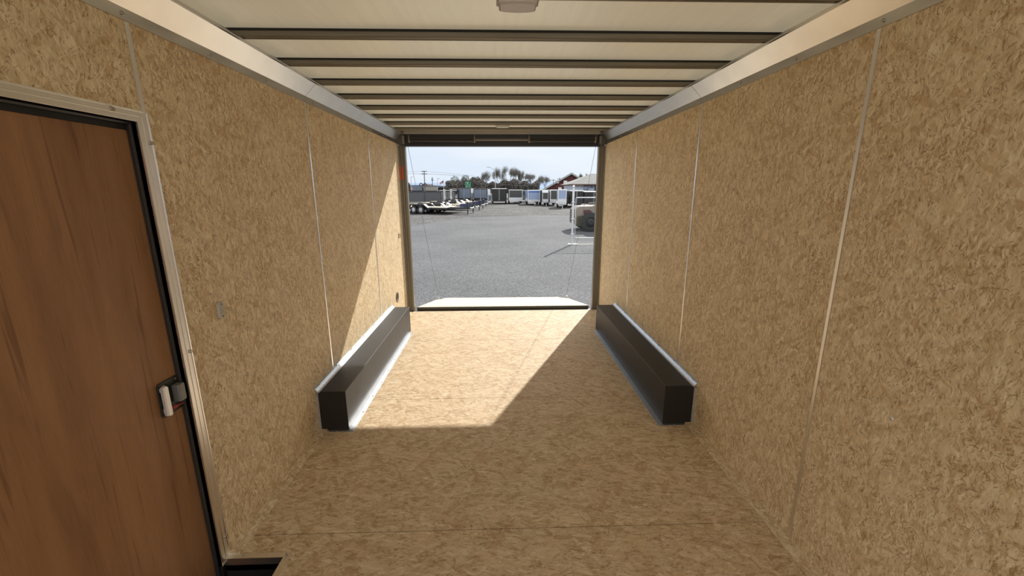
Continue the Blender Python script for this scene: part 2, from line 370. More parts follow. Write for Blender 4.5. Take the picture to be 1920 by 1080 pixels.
# upright joint strips
ti = 1
def strip(x, y, z0, z1, wd=.0085):
    global ti
    s = 1 if x < 0 else -1
    poly = [(x, y - wd), (x + s * .002, y - wd), (x + s * .0028, y - wd * .8), (x + s * .0028, y + wd * .8), (x + s * .002, y + wd), (x, y + wd)]
    o = struct(MB().prism(poly, z0, z1, 'z').build('trim_%d' % ti, m_strip)); ti += 1; return o
for y in SEAMS[:3]:
    strip(HW, y, .29 if 2.41 < y < 4.33 else .012, 1.992)
    strip(-HW, y, .29 if 2.41 < y < 4.33 else (1.73 if y < 1.6 else .012), 1.992)
for y in SEAMS[3:]:
    strip(HW, y, .012, 1.992)
# board strips lying along the foot of the walls
for side, nm in ((-1, 'baseboard_left'), (1, 'baseboard_right')):
    b = MB(); xw, xi = side * HW, side * (HW - .052)
    segs = [(DY1 + .035, 2.42), (4.29, D - .03)] if side < 0 else [(YB, 2.42), (4.29, D - .03)]
    for y0, y1 in segs: b.box(xw, xi, y0, y1, 0.0, .012)
    struct(b.build(nm, m_osbb, bevel=.0015))
# slanted metal coves between wall and roof
for side in (-1, 1):
    for (y0, y1) in ((YB, 2.715), (2.718, D - .02)):
        p = [(HW, 1.993), (HW - .004, 1.993), (HW - .006, 2.028), (HW - .072, 2.094), (HW - .072, BOWZ - .006), (HW - .076, BOWZ - .006), (HW - .076, BOWZ - .001), (HW, BOWZ - .001)]
        o = struct(MB().prism([(side * a, b) for a, b in p], y0, y1).build('trim_%d' % ti, m_alu)); ti += 1
        sm = MB(); y = y0 + .1 if y0 > 0 else .25
        while y < y1 - .05:
            sm.lathe([(.0065, 0), (.006, .002), (.003, .004)], (side * (HW - .005), y, 2.010), 'x', 10)
            if side > 0:
                for i in range(-30, 0): sm.v[i] = (2 * side * (HW - .005) - sm.v[i][0], sm.v[i][1], sm.v[i][2])
            y += .4064
        sc_ = struct(sm.build('trim_screw', m_screw, o))
# ---- rear frame round the opening
fr = bpy.data.objects.new('wall_rear_frame', None); COL.objects.link(fr); struct(fr)
for side in (-1, 1):
    p = [(HW + .02, D), (HW - .022, D), (HW - .026, D + .018), (HW - .045, D + .018), (HW - .049, D + .034), (HW - .075, D + .034), (HW - .075, D + .10), (HW + .02, D + .10)]
    MB().prism([(side * a, b) for a, b in p], -.03, 1.98, 'z').build('jamb_post', m_jamb, fr)
    MB().box(side * HW, side * (HW - .006), D - .018, D + .001, 0, 1.99).build('corner_strip', m_alu, fr)
    MB().box(side * (HW - .002), side * (HW - .075), D - .03, D + .1, 1.985, ROOF - .001).build('corner_block', mat('block_steel', (.12, .11, .10), .45, .5), fr, bevel=.002)
    MB().box(side * (HW - .095), side * (HW - .07), D - .075, D + .0, 1.99, 2.075).build('spring_plate', mat('plate_steel', (.2, .19, .17), .4, .7), fr, bevel=.002)
MB().box(-HW + .07, HW - .07, D, D + .10, 1.971, 2.098).build('header_beam', m_black, fr)
MB().box(-HW + .07, HW - .07, D - .012, D + .10, 2.098, ROOF).build('header_channel', m_head, fr)
MB().box(-HW, HW, D + .02, D + .085, -.06, -.006).build('door_sill', m_jamb, fr)
tp = at(753, 312, D); tb = at(754.5, 337, D)
tag(MB().box(-HW + .028, -HW + .046, D + .0172, D + .0178, tb.z, tp.z).box(-HW + .0, -HW + .020, D - .0008, D - .0001, tb.z, tp.z).build('reflective_tape', m_tape),
    'strip of orange reflective tape stuck to the upper rear door post', 'tape')
# ---- roof bows
BY = [1.978 - .4064 + .4064 * k for k in range(-6, 9)]
ordn = ['first', 'second', 'third', 'fourth', 'fifth', 'sixth', 'seventh', 'eighth', 'ninth']
def bow_mesh():
    b = MB(); x = HW - .001
    p = [(0, ROOF - .0005), (0, BOWZ + .006), (.002, BOWZ + .002), (.006, BOWZ), (.011, BOWZ), (.012, BOWZ + .0025), (.026, BOWZ + .0025), (.027, BOWZ), (.034, BOWZ), (.038, BOWZ + .004), (.038, ROOF - .0005)]
    return b.prism(p, -x, x, 'x')
bow = None; bys = sorted([y for y in BY if y < D - .1], reverse=True)
for k, y in enumerate(bys[:9]):
    lab = '%s grey steel roof bow counted from the rear opening' % ordn[k]
    if bow is None:
        bow = bow_mesh().build('roof_bow', m_bow); o = bow
        tape = MB().box(-HW + .001, HW - .001, -.0035, .0, ROOF - .009, ROOF - .0006).build('gap_shadow', m_rubber, bow)  # black strip drawn in as the gap shadow between bow and roof sheet
    else:
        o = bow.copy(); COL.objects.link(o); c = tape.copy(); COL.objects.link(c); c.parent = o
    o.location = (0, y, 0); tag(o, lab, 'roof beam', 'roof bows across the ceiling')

# ================================================================== dome lights
def dome(name, label, loc, lx, ly, h, lens, group):
    t = thing(name, label, 'light', loc, 0, group)
    def rr(a, b, bulge, n=10):
        pts = []
        for i in range(n + 1):
            x = -a + 2 * a * i / n; pts.append((x, b + bulge * (1 - (x / a) ** 2)))
        for i in range(n + 1):
            x = a - 2 * a * i / n; pts.append((x, -b - bulge * (1 - (x / a) ** 2)))
        return pts
    MB().prism(rr(lx, ly, .012), 0, -h * .35, 'z').build('housing', m_grey, t, bevel=.002)
    inner = rr(lx * .9, ly * .86, .011); mid = rr(lx * .8, ly * .7, .01)
    n = len(inner)
    vs = [(x, y, -h * .35) for x, y in inner] + [(x, y, -h * .8) for x, y in [(a * .97, b * .95) for a, b in inner]] + [(x, y, -h) for x, y in mid]
    fs = [(i, (i + 1) % n, (i + 1) % n + n, i + n) for i in range(n)] + [(i + n, (i + 1) % n + n, (i + 1) % n + 2 * n, i + 2 * n) for i in range(n)] + [tuple(range(2 * n, 3 * n))]
    MB().add(vs, fs).build('lens', lens, t)
    spots('switch_rib', MB().box(0, .003, -.01, ly * .9, -h * .86, -h * .8), m_grey, t, [(-.03, 0, 0), (.03, 0, 0)])
    return t
dome('dome_light', 'oval dome light with a clear lens overhead at the top edge of the photo', (.020, 1.592, BOWZ), .072, .038, .03, m_lens, None)
dome('dome_light', 'small white dome light on the second roof bow from the rear opening', (-.005, bys[1] + .08 if False else 4.44, BOWZ), .072, .03, .022, m_white, None)

# ================================================================== wheel boxes
def wheel_box(side, label):
    y0, y1, zt = 2.41, 4.335, .268
    xo, xi = HW - .018, (1.013 if side < 0 else .997)
    t = thing('wheel_box', label, 'wheel well cover', (0, y0, 0))
    mb = MB(); mb.m = Matrix.Translation((0, -y0, 0))
    mb.box(side * xo, side * xi, y0, y1, .001, zt).build('box_shell', m_box, t, bevel=.0025)
    a = MB(); a.m = mb.m                                   # bright flashing: slanted strip along the wall plus upright front return
    a.prism([(side * (xo - .012), zt + .001), (side * xo, zt + .004), (side * (HW - .003), zt + .018), (side * (HW - .003), zt + .030), (side * HW, zt + .030), (side * HW, zt - .01), (side * xo, zt - .01)], y0 - .006, y1 + .004, 'y')
    a.box(side * (xo + .0005), side * HW, y0 - .006, y0 + .01, .013, zt - .005)
    fl = a.build('wall_flashing', m_galv, t); fl['label'] = 'bright metal flashing along the wall'
    spots('flashing_screw', MB().tube((0, 0, 0), (-side * .004, 0, 0), .005, 8), m_screw, fl, [(side * (HW - .004), .05 + k * .3, zt + .024) for k in range(7)])
    b = MB(); b.m = mb.m
    b.box(side * xi, side * (xi - .034), y0 - .02, y1 - .07, .0003, .003)
    b.box(side * xi, side * (xo - .045), y0 - .02, y0 - .001, .0003, .003)
    fo = b.build('floor_flange', m_galv, t); fo['label'] = 'galvanized flange screwed to the floor'
    spots('flange_screw', MB().lathe([(.006, 0), (.0055, .002), (.002, .0035)], (0, 0, 0), 'z', 8), m_screw, fo, [(side * (xi - .021), -.008 + k * .227, .003) for k in range(9)] + [(side * (xi + .07), -.011, .003)])
    return t
wheel_box(-1, 'black wheel box with a sunlit top and silver side along the side-door wall')
wheel_box(1, 'black wheel box entirely in shade against the wall opposite the side door')

# ================================================================== side door
dr = bpy.data.objects.new('door_1', None); COL.objects.link(dr); struct(dr)
XL = -HW - .028
MB().box(XL - .03, XL, DY0 + .001, DY1 - .001, -.30, DZ1 - .027).build('door_leaf', m_ply, dr)
MB().box(XL - .05, XL - .031, DY0 - .02, DY1 + .02, -.32, DZ1 + .02).build('door_skin', m_white, dr)
r_ = MB()                                                   # black jamb lining and gasket
r_.box(-HW - .09, -HW - .001, DY1, DY1 + .02, -.32, DZ1 + .02).box(-HW - .09, -HW - .001, DY0 - .02, DY0, -.32, DZ1 + .02).box(-HW - .09, -HW - .001, DY0, DY1, DZ1, DZ1 + .02)
r_.box(XL - .03, XL + .003, DY0, DY1, DZ1 - .0265, DZ1)
r_.build('door_lining', m_rubber, dr)
g_ = MB()
g_.prism([(XL + .002, DY1), (XL + .013, DY1), (XL + .016, DY1 - .004), (XL + .013, DY1 - .010), (XL + .002, DY1 - .010)], -.30, DZ1, 'z')
g_.prism([(XL + .002, DZ1), (XL + .013, DZ1), (XL + .016, DZ1 - .004), (XL + .013, DZ1 - .010), (XL + .004, DZ1 - .010)], DY0, DY1, 'y')
g_.build('door_gasket', mat('gasket', (.03, .028, .026), .4), dr, bevel=.001)


prof = [(0, 0), (.0045, .0), (.0052, .003), (.0032, .0045), (.0032, .022), (.0046, .0235), (.0046, .0265), (.0032, .028), (.0032, .043), (.0052, .045), (.0045, .050), (0, .050)]
cs = MB()
# mitred casing: upright beyond the far edge and a head above; profile offsets run outward from the opening
def sweep(pa, pb, out, ca, cb):
    pa, pb, out = Vector(pa), Vector(pb), Vector(out); n = len(prof)
    ax = (pb - pa).normalized()
    vs = [pa + Vector((h, 0, 0)) + out * o + ax * (o * ca) for h, o in prof] + [pb + Vector((h, 0, 0)) + out * o + ax * (o * cb) for h, o in prof]
    return vs, [tuple(range(n)), tuple(range(2 * n - 1, n - 1, -1))] + [(i, i + n, (i + 1) % n + n, (i + 1) % n) for i in range(n)]
PY, PZ = DY1 - .001, DZ1 - .001
cs1 = MB().add(*sweep((-HW, PY, -.001), (-HW, PY, PZ), (0, 1, 0), 0, .72)).build('door_casing', m_strip, dr)
v_, f_ = sweep((-HW, DY0, PZ), (-HW, PY, PZ), (0, 0, .72), 0, 1)
cs2 = MB().add(v_, f_).build('door_casing', m_strip, dr)
spots('casing_screw', MB().tube((0, 0, 0), (.005, 0, 0), .006, 10), m_screw, dr, [(-HW + .003, y, z) for (y, z) in ((PY - .08, PZ + .024), (PY + .042, PZ - .06), (PY + .042, .905), (PY + .042, .09), (DY0 + .1, PZ + .024))])
# latch on the leaf
la = bpy.data.objects.new('door_latch', None); COL.objects.link(la); la.parent = dr; la.location = (XL, 1.392, .777)
p = MB().prism([(-.045, -.058), (-.038, -.066), (.040, -.066), (.047, -.058), (.047, .052), (.040, .060), (-.038, .060), (-.045, .052)], 0, .006, 'x'); p.build('latch_plate', mat('latch_black', (.03, .032, .028), .35, .3), la, bevel=.0015)
h = MB(); h.prism([(-.046, -.055), (-.030, -.062), (-.024, -.055), (-.024, .044), (-.030, .052), (-.040, .052), (-.046, .044)], .012, .026, 'x'); h.box(.006, .012, -.042, -.028, -.05, -.03).box(.006, .012, -.042, -.028, .03, .046)
h.build('latch_handle', m_chrome, la, bevel=.003)['label'] = 'chrome latch handle'
MB().box(.006, .034, .008, .038, -.030, .034).build('latch_block', mat('latch_grey', (.22, .215, .20), .45, .3), la, bevel=.004)
k = MB(); k.tube((.010, -.016, -.046), (.022, .002, -.040), .006, 8).tube((.022, .002, -.040), (.026, .026, -.042), .003, 8, .002)
k.build('latch_knob', m_redp, la)['label'] = 'small red lock lever'
spots('latch_screw', MB().tube((0, 0, 0), (.0025, 0, 0), .0045, 8), m_screw, la, [(.006, y, z) for y, z in ((-.022, .046), (.032, .050), (-.018, .0), (-.02, -.02))])
# step well
sw = thing('step_well', 'black step well sunk in the floor inside the side door with bare metal edging', 'step', (0, 0, 0))
MB().box(WELL[0] - .10, WELL[1], WELL[2], WELL[3], -.32, -.30).box(WELL[1] + .0, WELL[1] + .004, WELL[2], WELL[3] + .004, -.32, -.0185).box(WELL[0] - .03, WELL[1], WELL[3], WELL[3] + .004, -.32, -.0185).box(WELL[0] - .1, WELL[1], WELL[2] - .004, WELL[2], -.32, -.0185).build('well_pan', m_dark, sw)
an = MB()
an.box(WELL[0] + .001, WELL[1], WELL[3] - .001, WELL[3] + .022, .0003, .0028).box(WELL[0] + .001, WELL[1], WELL[3] - .003, WELL[3] - .0005, -.030, .0028)
e1 = an.build('edge_angle', m_strip, sw)
MB().box(WELL[1] - .001, WELL[1] + .022, WELL[2], WELL[3] + .022, .0003, .0030).box(WELL[1] - .003, WELL[1] - .0005, WELL[2], WELL[3], -.030, .0028).build('edge_angle', m_strip, sw)
spots('angle_screw', MB().lathe([(.006, 0), (.005, .003), (.002, .0045)], (0, 0, 0), 'z', 8), m_screw, sw, [(x, y, .003) for x, y in ((-1.125, WELL[3] + .012), (WELL[1] + .006, WELL[3] + .012), (WELL[1] + .012, WELL[3] - .002))])

# ================================================================== small things on the walls
sw2 = thing('wall_clip', 'small pale plastic two-screw fitting on the board wall beside the side door', 'fitting', (-HW, 1.682, 1.007))
MB().prism([(-.018, -.028), (-.012, -.034), (.012, -.034), (.018, -.028), (.018, .028), (.012, .034), (-.012, .034), (-.018, .028)], 0, .012, 'x').build('cover', mat('ivory_plastic', (.50, .46, .38), .5), sw2, bevel=.003)
MB().box(.0115, .0135, -.008, -.003, -.016, .012).box(.0115, .0135, -.004, .004, -.008, -.001).build('switch_slot', m_grey, sw2)
spots('screw', MB().tube((0, 0, 0), (.0015, 0, 0), .003, 8), m_dark, sw2, [(.0115, 0, .025), (.0115, 0, -.025)])
gv = thing('round_vent', 'dark round vent plug low on the sunlit wall by the rear opening', 'vent', (-HW, 4.575, .318))
MB().lathe([(.058, 0), (.058, .004), (.048, .006), (.046, .002)], (0, 0, 0), 'x', 24).build('bezel', mat('dull_brown_steel', (.16, .13, .10), .5, .3), gv)
spots('louver', MB().box(.003, .0062, -.037, .037, -.0035, .0035), m_dark, gv, [(0, 0, 0), (0, 0, .019), (0, 0, -.019)])
hk = thing('wall_hook', 'small dark metal catch on the sunlit wall beside the rear door post', 'hook', (-HW, 4.83, .975))
MB().box(0, .004, -.012, .012, -.028, .028).build('plate', m_screw, hk, bevel=.001)
MB().path([(.004, 0, .015), (.02, 0, .01), (.022, 0, -.008), (.012, 0, -.018)], .004, 8).build('hook', m_screw, hk)
tag(MB().lathe([(.0065, 0), (.006, .002), (.003, .003)], (0, 0, 0), 'x', 12).build('wall_screw', m_chrome), 'single bright screw head in the wide wall panel opposite the side door', 'screw').location = (HW - .003, 1.165, .77)

# ================================================================== ramp door springs
def spring(x0, x1, label):
    t = thing('torsion_spring', label, 'spring', (0, D - .045, 2.035), 0, 'ramp door springs under the rear header')
    a, b = sorted((x0, x1)); prof_ = []
    n = 60
    for i in range(n + 1):
        prof_ += [(.026 + (.0025 if i % 2 else 0), a + (b - a) * i / n)]
    MB().lathe(prof_, (0, 0, 0), 'x', 14).build('coil', mat('spring_black', (.022, .021, .022), .5, .2), t)
    for x, d in ((a, 1), (b, -1)):
        MB().lathe([(.012, -.010), (.030, -.008), (.034, -.002), (.034, .006), (.027, .012)] if d > 0 else [(.027, -.012), (.034, -.006), (.034, .002), (.030, .008), (.012, .010)], (x, 0, 0), 'x', 14).tube((x, -.02, .034), (x, -.024, .044), .007, 8).build('end_cone', mat('cone_steel', (.22, .20, .18), .45, .5), t)
    return t
spring(-1.055, -.315, 'black torsion spring on the side-door end of the header bar')
spring(.300, 1.062, 'black torsion spring on the end of the header bar away from the side door')
tag(MB().tube((-.40, D - .045, 2.035), (.38, D - .045, 2.035), .0125, 12).build('spring_shaft', mat('shaft_steel', (.20, .18, .165), .4, .7)), 'bare steel shaft between the two springs under the header', 'shaft')
# ramp
RY0, RY1, RZ1 = D + .10, 7.05, -.36
ra = thing('ramp_door', 'pale board ramp door lowered from the rear sill down to the asphalt', 'ramp', (0, RY0, 0))
sl = RZ1 / (RY1 - RY0)
mr = MB(); L_ = RY1 - RY0
mr.add([(-1.10, 0, .034), (1.09, 0, .034), (1.13, L_, RZ1), (-1.12, L_, RZ1), (-1.10, 0, -.01), (1.09, 0, -.01), (1.13, L_, RZ1 - .045), (-1.12, L_, RZ1 - .045)], [(0, 1, 2, 3), (7, 6, 5, 4), (0, 4, 5, 1), (1, 5, 6, 2), (2, 6, 7, 3), (3, 7, 4, 0)])
mr.build('ramp_panel', m_ramp, ra)
MB().tube((-1.09, -.010, .012), (1.08, -.010, .012), .012, 10).box(-1.1, 1.09, -.006, -.001, -.02, .030).build('hinge', mat('hinge_steel', (.10, .095, .075), .5, .4), ra)
fz = GZ + .012
MB().add([(-1.06, L_ + .015, RZ1 - .002), (1.03, L_ + .015, RZ1 - .002), (1.03, L_ + .46, fz + .03), (.96, L_ + .52, fz + .01), (-1.0, L_ + .52, fz + .01), (-1.06, L_ + .46, fz + .03), (-1.06, L_ + .015, RZ1 - .02), (1.03, L_ + .015, RZ1 - .02), (1.03, L_ + .46, fz + .012), (.96, L_ + .52, fz - .008), (-1.0, L_ + .52, fz - .008), (-1.06, L_ + .46, fz + .012)],
   [(0, 1, 2, 3, 4, 5), (11, 10, 9, 8, 7, 6)] + [(i, i + 6, (i + 1) % 6 + 6, (i + 1) % 6) for i in range(6)]).build('ramp_flap', m_ramp, ra)
for sx in (-1.10, 1.11): MB().box(sx - .012, sx + .012, L_ - .10, L_ - .02, RZ1 + .012, RZ1 + .055).build('cable_bracket', m_screw, ra)
for sx, lab in ((-1, 'thin steel ramp cable hanging by the tape-marked rear post'), (1, 'thin steel ramp cable hanging in front of the chain-link gate')):
    tag(MB().tube((sx * 1.105, D + .115, 1.985), (sx * 1.105, RY0 + L_ - .05, RZ1 + .06), .0020, 6).build('ramp_cable', mat('cable_dark', (.12, .115, .11), .6, .3)), lab, 'cable', 'ramp door cables')

# ================================================================== outside: ground
struct(MB().add([(-60, 5.3, GZ), (60, 5.3, GZ), (60, 33, GZ), (20, 34, GZ), (3, 33.2, GZ), (-2.5, 31.5, GZ), (-5.2, 23.5, GZ), (-60, 12, GZ), (-60, -12, GZ), (60, -12, GZ)], [(8, 9, 1, 0), (0, 1, 2, 3, 4, 5, 6, 7)]).build('ground_asphalt', m_asph))
struct(MB().add([(-900, -12, GZ - .02), (900, -12, GZ - .02), (900, 900, GZ - .02), (-900, 900, GZ - .02)], [(0, 1, 2, 3)]).build('ground_gravel', m_gravel))

# ================================================================== outside: yard
def wheel(root, x, y, z, r, w, axis='y', rim=.6, m=None):
    t = MB().lathe([(r * .62, -w / 2), (r * .93, -w / 2), (r, -w * .36), (r, w * .36), (r * .93, w / 2), (r * .62, w / 2)], (x, y, z), axis, 20, True, False).build('tire', m_tire, root)
    MB().lathe([(r * .2, -w * .38), (r * rim, -w * .44), (r * .62, -w * .3), (r * .62, w * .3), (r * rim, w * .44), (r * .2, w * .38)], (x, y, z), axis, 16).build('rim', m_rim, t)
    return t
# --- flatbed car haulers, hitch towards +x of their own frame
def hauler(label, loc, rz, group):
    t = thing('flatbed_trailer', label, 'trailer', loc, rz, group)
    W2 = 1.0
    MB().box(-8.2, -1.55, -W2, -W2 + .07, .40, .54).box(-8.2, -1.55, W2 - .07, W2, .40, .54).box(-1.62, -1.55, -W2, W2, .40, .54).box(-8.2, -8.13, -W2, W2, .40, .54).build('frame', m_blk, t)
    x = -8.1; cm = MB()
    while x < -1.7: cm.box(x, x + .06, -W2, W2, .38, .44); x += .6
    cm.build('crossmember', m_blk, t)
    MB().box(-8.13, -1.62, -W2 + .07, W2 - .07, .53, .56).build('deck', m_wood, t)
    for s in (-1, 1):
        f = MB().prism([(-5.75, .52), (-5.45, .78), (-5.35, .81), (-3.95, .81), (-3.85, .78), (-3.50, .54), (-3.6, .52), (-3.9, .74), (-5.4, .74), (-5.68, .5)], s * W2, s * (W2 + .28), 'y')
        f.box(-5.4, -3.9, s * W2, s * (W2 + .01), .45, .76); f.build('fender', m_blk, t)
        MB().prism([(-3.955, .812), (-3.84, .785), (-3.50, .545), (-3.49, .555), (-3.83, .80), (-3.95, .825)], s * (W2 + .01), s * (W2 + .27), 'y').build('fender_glint', m_chrome, t)  # bright plate standing in for the sun glint on the fender's front slope
        for x in (-5.08, -4.28): wheel(t, x, s * (W2 + .14), .33, .33, .2)
    MB().add([(-1.6, -.95, .48), (-1.6, -.87, .48), (0, -.03, .48), (0, -.1, .48)] + [(-1.6, -.95, .58), (-1.6, -.87, .58), (0, -.03, .58), (0, -.1, .58)], [(0, 1, 2, 3), (7, 6, 5, 4), (0, 4, 5, 1), (1, 5, 6, 2), (2, 6, 7, 3), (3, 7, 4, 0)]).add([(-1.6, .95, .48), (-1.6, .87, .48), (0, .03, .48), (0, .1, .48)] + [(-1.6, .95, .58), (-1.6, .87, .58), (0, .03, .58), (0, .1, .58)], [(0, 1, 2, 3), (7, 6, 5, 4), (0, 4, 5, 1), (1, 5, 6, 2), (2, 6, 7, 3), (3, 7, 4, 0)]).build('tongue', m_blk, t)
    MB().box(-.05, .28, -.05, .05, .50, .60).lathe([(.055, -.02), (.06, .05), (.03, .1)], (.28, 0, .53), 'z', 10).build('hitch_coupler', m_chrome, t)
    j = MB().tube((-.28, 0, .08), (-.28, 0, 1.0), .045, 10).tube((-.28, 0, .0), (-.28, 0, .5), .032, 8).lathe([(.09, 0), (.09, .02)], (-.28, 0, 0), 'z', 10).build('jack', m_blk, t)
    MB().tube((-.28, 0, .98), (-.16, .1, .98), .015, 6).build('crank', m_chrome, j)
    MB().box(-.95, -.55, -.2, .2, .59, .86).build('toolbox', m_navy, t, bevel=.02)
    pl = MB(); pl.m = Matrix.Translation((-.85, -.53, .54)) @ Matrix.Rotation(math.atan2(.87, 1.6), 4, 'Z'); pl.box(-.72, .72, -.006, .0, -.075, .075)
    b = pl.build('name_board', mat('label_navy', (.08, .09, .15), .5), t)
    text('ELITE TRAIL', .17, mat('label_white', (.7, .7, .78), .5), b, 'lettering', (-.85, -.538, .54), (R(90), 0, math.atan2(.87, 1.6)), .001)
    MB().box(-8.35, -8.2, -.8, -.3, .45, 1.5).box(-8.35, -8.2, .3, .8, .45, 1.5).build('loading_ramp', m_blk, t) if False else None
    return t
jk = [(877.3, 402.0), (887.4, 399.0), (898.9, 394.4), (905.6, 391.2), (911.3, 387.0)]
hl = ['flatbed car hauler in front of the row, its wooden deck and wheels in plain view', 'second flatbed car hauler from the front of the row', 'middle flatbed car hauler of the row of five', 'second flatbed car hauler from the back of the row', 'flatbed car hauler at the very back of the row']
h0 = None; HRZ = R(-31)
for i, (u, v) in enumerate(jk):
    g = gnd(u, v); off = Vector((.28 * math.cos(HRZ), .28 * math.sin(HRZ), 0)); p = (g.x + off.x, g.y + off.y, GZ)
    if h0 is None: h0 = hauler(hl[0], p, HRZ, 'flatbed car haulers parked in a row')
    else: dup(h0, p, HRZ + R((0, 1.5, -1, 1, 2)[i]), hl[i])
# --- enclosed trailers. Built facing the camera (-y is the face seen); x centred
def enclosed(label, u0, u1, vtop, vbot, ln, body, face='doors', panel=None, rz=0., roofm=None, side=None, stripe=None, wedge=0., skirt=None, name='cargo_trailer', tongue=False):
    yb = gnd((u0 + u1) / 2, vbot).y; a = at(u0, vbot, yb); b = at(u1, vbot, yb); tp = at((u0 + u1) / 2, vtop, yb)
    w = b.x - a.x; h = tp.z - GZ; cx = (a.x + b.x) / 2; z0 = .38
    t = thing(name, label, 'trailer', (cx, yb, GZ), rz, 'enclosed cargo trailers in the yard')
    w2 = w / 2
    MB().prism([(0, z0), (0, h - .06 - wedge), (.12 + wedge, h - .06), (ln, h - .06), (ln, z0)], -w2, w2, 'x').build('body', side or body, t, bevel=.03)
    MB().prism([(-.03, h - .07 - wedge), (.12 + wedge * .98, h - .06), (ln + .02, h - .06), (ln + .02, h), (.12 + wedge, h), (-.03, h - .02 - wedge)], -w2 - .02, w2 + .02, 'x').build('roof_cap', roofm or m_chrome, t)
    zt = h - .1 - wedge
    if face == 'doors':
        MB().box(-w2 + .02, w2 - .02, -.03, .0, z0 - .02, zt).build('door_frame', body, t)
        for s in (-1, 1):
            d = MB().box(s * .10, s * (w2 - .12), -.055, -.03, z0 + .38, zt - .08).build('door_panel', panel or body, t)
            MB().tube((s * .05, -.07, z0 + .1), (s * .05, -.07, zt - .02), .018, 6).build('lock_rod', m_chrome if panel else m_rim, d)
        MB().box(-w2, -w2 + .1, -.04, -.03, z0 + .0, z0 + .1).box(w2 - .1, w2, -.04, -.03, z0, z0 + .1).build('tail_light', m_redp, t)
    else:
        zs = z0 + (skirt if skirt else .5)
        MB().box(-w2 + .03, w2 - .03, -.035, .0, zs, zt).build('front_panel', panel or body, t, bevel=.01)
        MB().box(-w2 + .03, w2 - .03, -.045, .0, z0 - .02, zs).build('stone_guard', m_galv, t)
        MB().box(-w2, -w2 + .05, -.06, .02, z0, zt).box(w2 - .05, w2, -.06, .02, z0, zt).build('corner_trim', m_chrome, t)
        if stripe:
            MB().box(-w2 + .03, w2 - .03, -.05, -.035, zt - .22, zt - .06).build('roof_stripe', m_blue, t)
    if tongue:
        MB().add([(-w2 * .8, 0, .36), (-w2 * .7, 0, .36), (.05, -1.3, .36), (-.05, -1.3, .36), (-w2 * .8, 0, .46), (-w2 * .7, 0, .46), (.05, -1.3, .46), (-.05, -1.3, .46)], [(0, 1, 2, 3), (7, 6, 5, 4), (0, 4, 5, 1), (2, 6, 7, 3), (1, 5, 6, 2), (3, 7, 4, 0)]).add([(w2 * .8, 0, .36), (w2 * .7, 0, .36), (-.05, -1.3, .36), (.05, -1.3, .36), (w2 * .8, 0, .46), (w2 * .7, 0, .46), (-.05, -1.3, .46), (.05, -1.3, .46)], [(0, 1, 2, 3), (7, 6, 5, 4), (0, 4, 5, 1), (2, 6, 7, 3), (1, 5, 6, 2), (3, 7, 4, 0)]).build('tongue', m_galv, t)
        MB().tube((0, -1.1, 0), (0, -1.1, .85), .04, 8).box(-.1, .1, -1.2, -1.0, 0, .02).build('jack', m_galv, t)
        MB().box(-.25, .25, -.55, -.2, .46, .72).build('propane_box', m_galv, t)
    for s in (-1, 1):
        for y in (ln * .52, ln * .52 + .85):
            wheel(t, s * (w2 - .06), y, .33, .33, .2, 'x')
        MB().prism([(ln * .52 - .45, z0 + .1), (ln * .52 - .4, .74), (ln * .52 + 1.25, .74), (ln * .52 + 1.3, z0 + .1)], s * w2, s * (w2 + .07), 'x').build('fender', m_chrome, t)
    return t
enclosed('cargo trailer with two grey rear door panels, below the green road sign', 857.5, 883.5, 352.3, 380.5, 6, m_blk, panel=m_bluegrey, side=m_white, roofm=m_blk, rz=R(-3))
enclosed('cargo trailer with two grey rear door panels beside the all-black trailer', 888, 914.5, 353.3, 380.5, 6, m_blk, panel=m_bluegrey, side=m_white, roofm=m_blk, rz=R(-3))
enclosed('all-black cargo trailer with a bright metal roof edge', 922.5, 950, 353.2, 382.5, 6, m_blk, side=m_blk, rz=R(0))
enclosed('dark fronted cargo trailer with silver lower guard beside the all-black one', 954.5, 979.5, 355.8, 382, 6, m_blk, 'front', panel=m_olive, side=m_blk, skirt=.5)
enclosed('pale blue trailer front with a blue stripe under its roof', 990, 1012.6, 356.2, 384.5, 6.5, m_white, 'front', panel=m_pale, side=m_pale, skirt=.32, stripe=True, tongue=True, name='travel_trailer')
enclosed('dark olive fronted cargo trailer with a sloping white roof front', 1016.8, 1028, 356, 385.5, 6, m_blk, 'front', panel=m_olive, side=m_blk, skirt=.42, roofm=m_white, wedge=.3, tongue=True)
enclosed('narrow dark fronted cargo trailer with silver corner posts', 1031.5, 1045, 355.8, 386, 6, m_galv, 'front', panel=m_olive, side=m_galv, skirt=.42, tongue=True)
enclosed('tall pale blue fronted cargo trailer nearest the gate post', 1046, 1061.5, 355.2, 390.5, 5, m_galv, 'front', panel=m_pale, side=m_galv, skirt=.62, tongue=True, rz=R(-6))
enclosed('black cargo trailer behind the chain-link gate', 1069, 1092, 357.2, 389, 6, m_blk, side=m_blk)
enclosed('long dark cargo trailer behind the chain-link gate and the loader', 1095, 1130, 359, 388, 6, m_blk, side=m_blk)
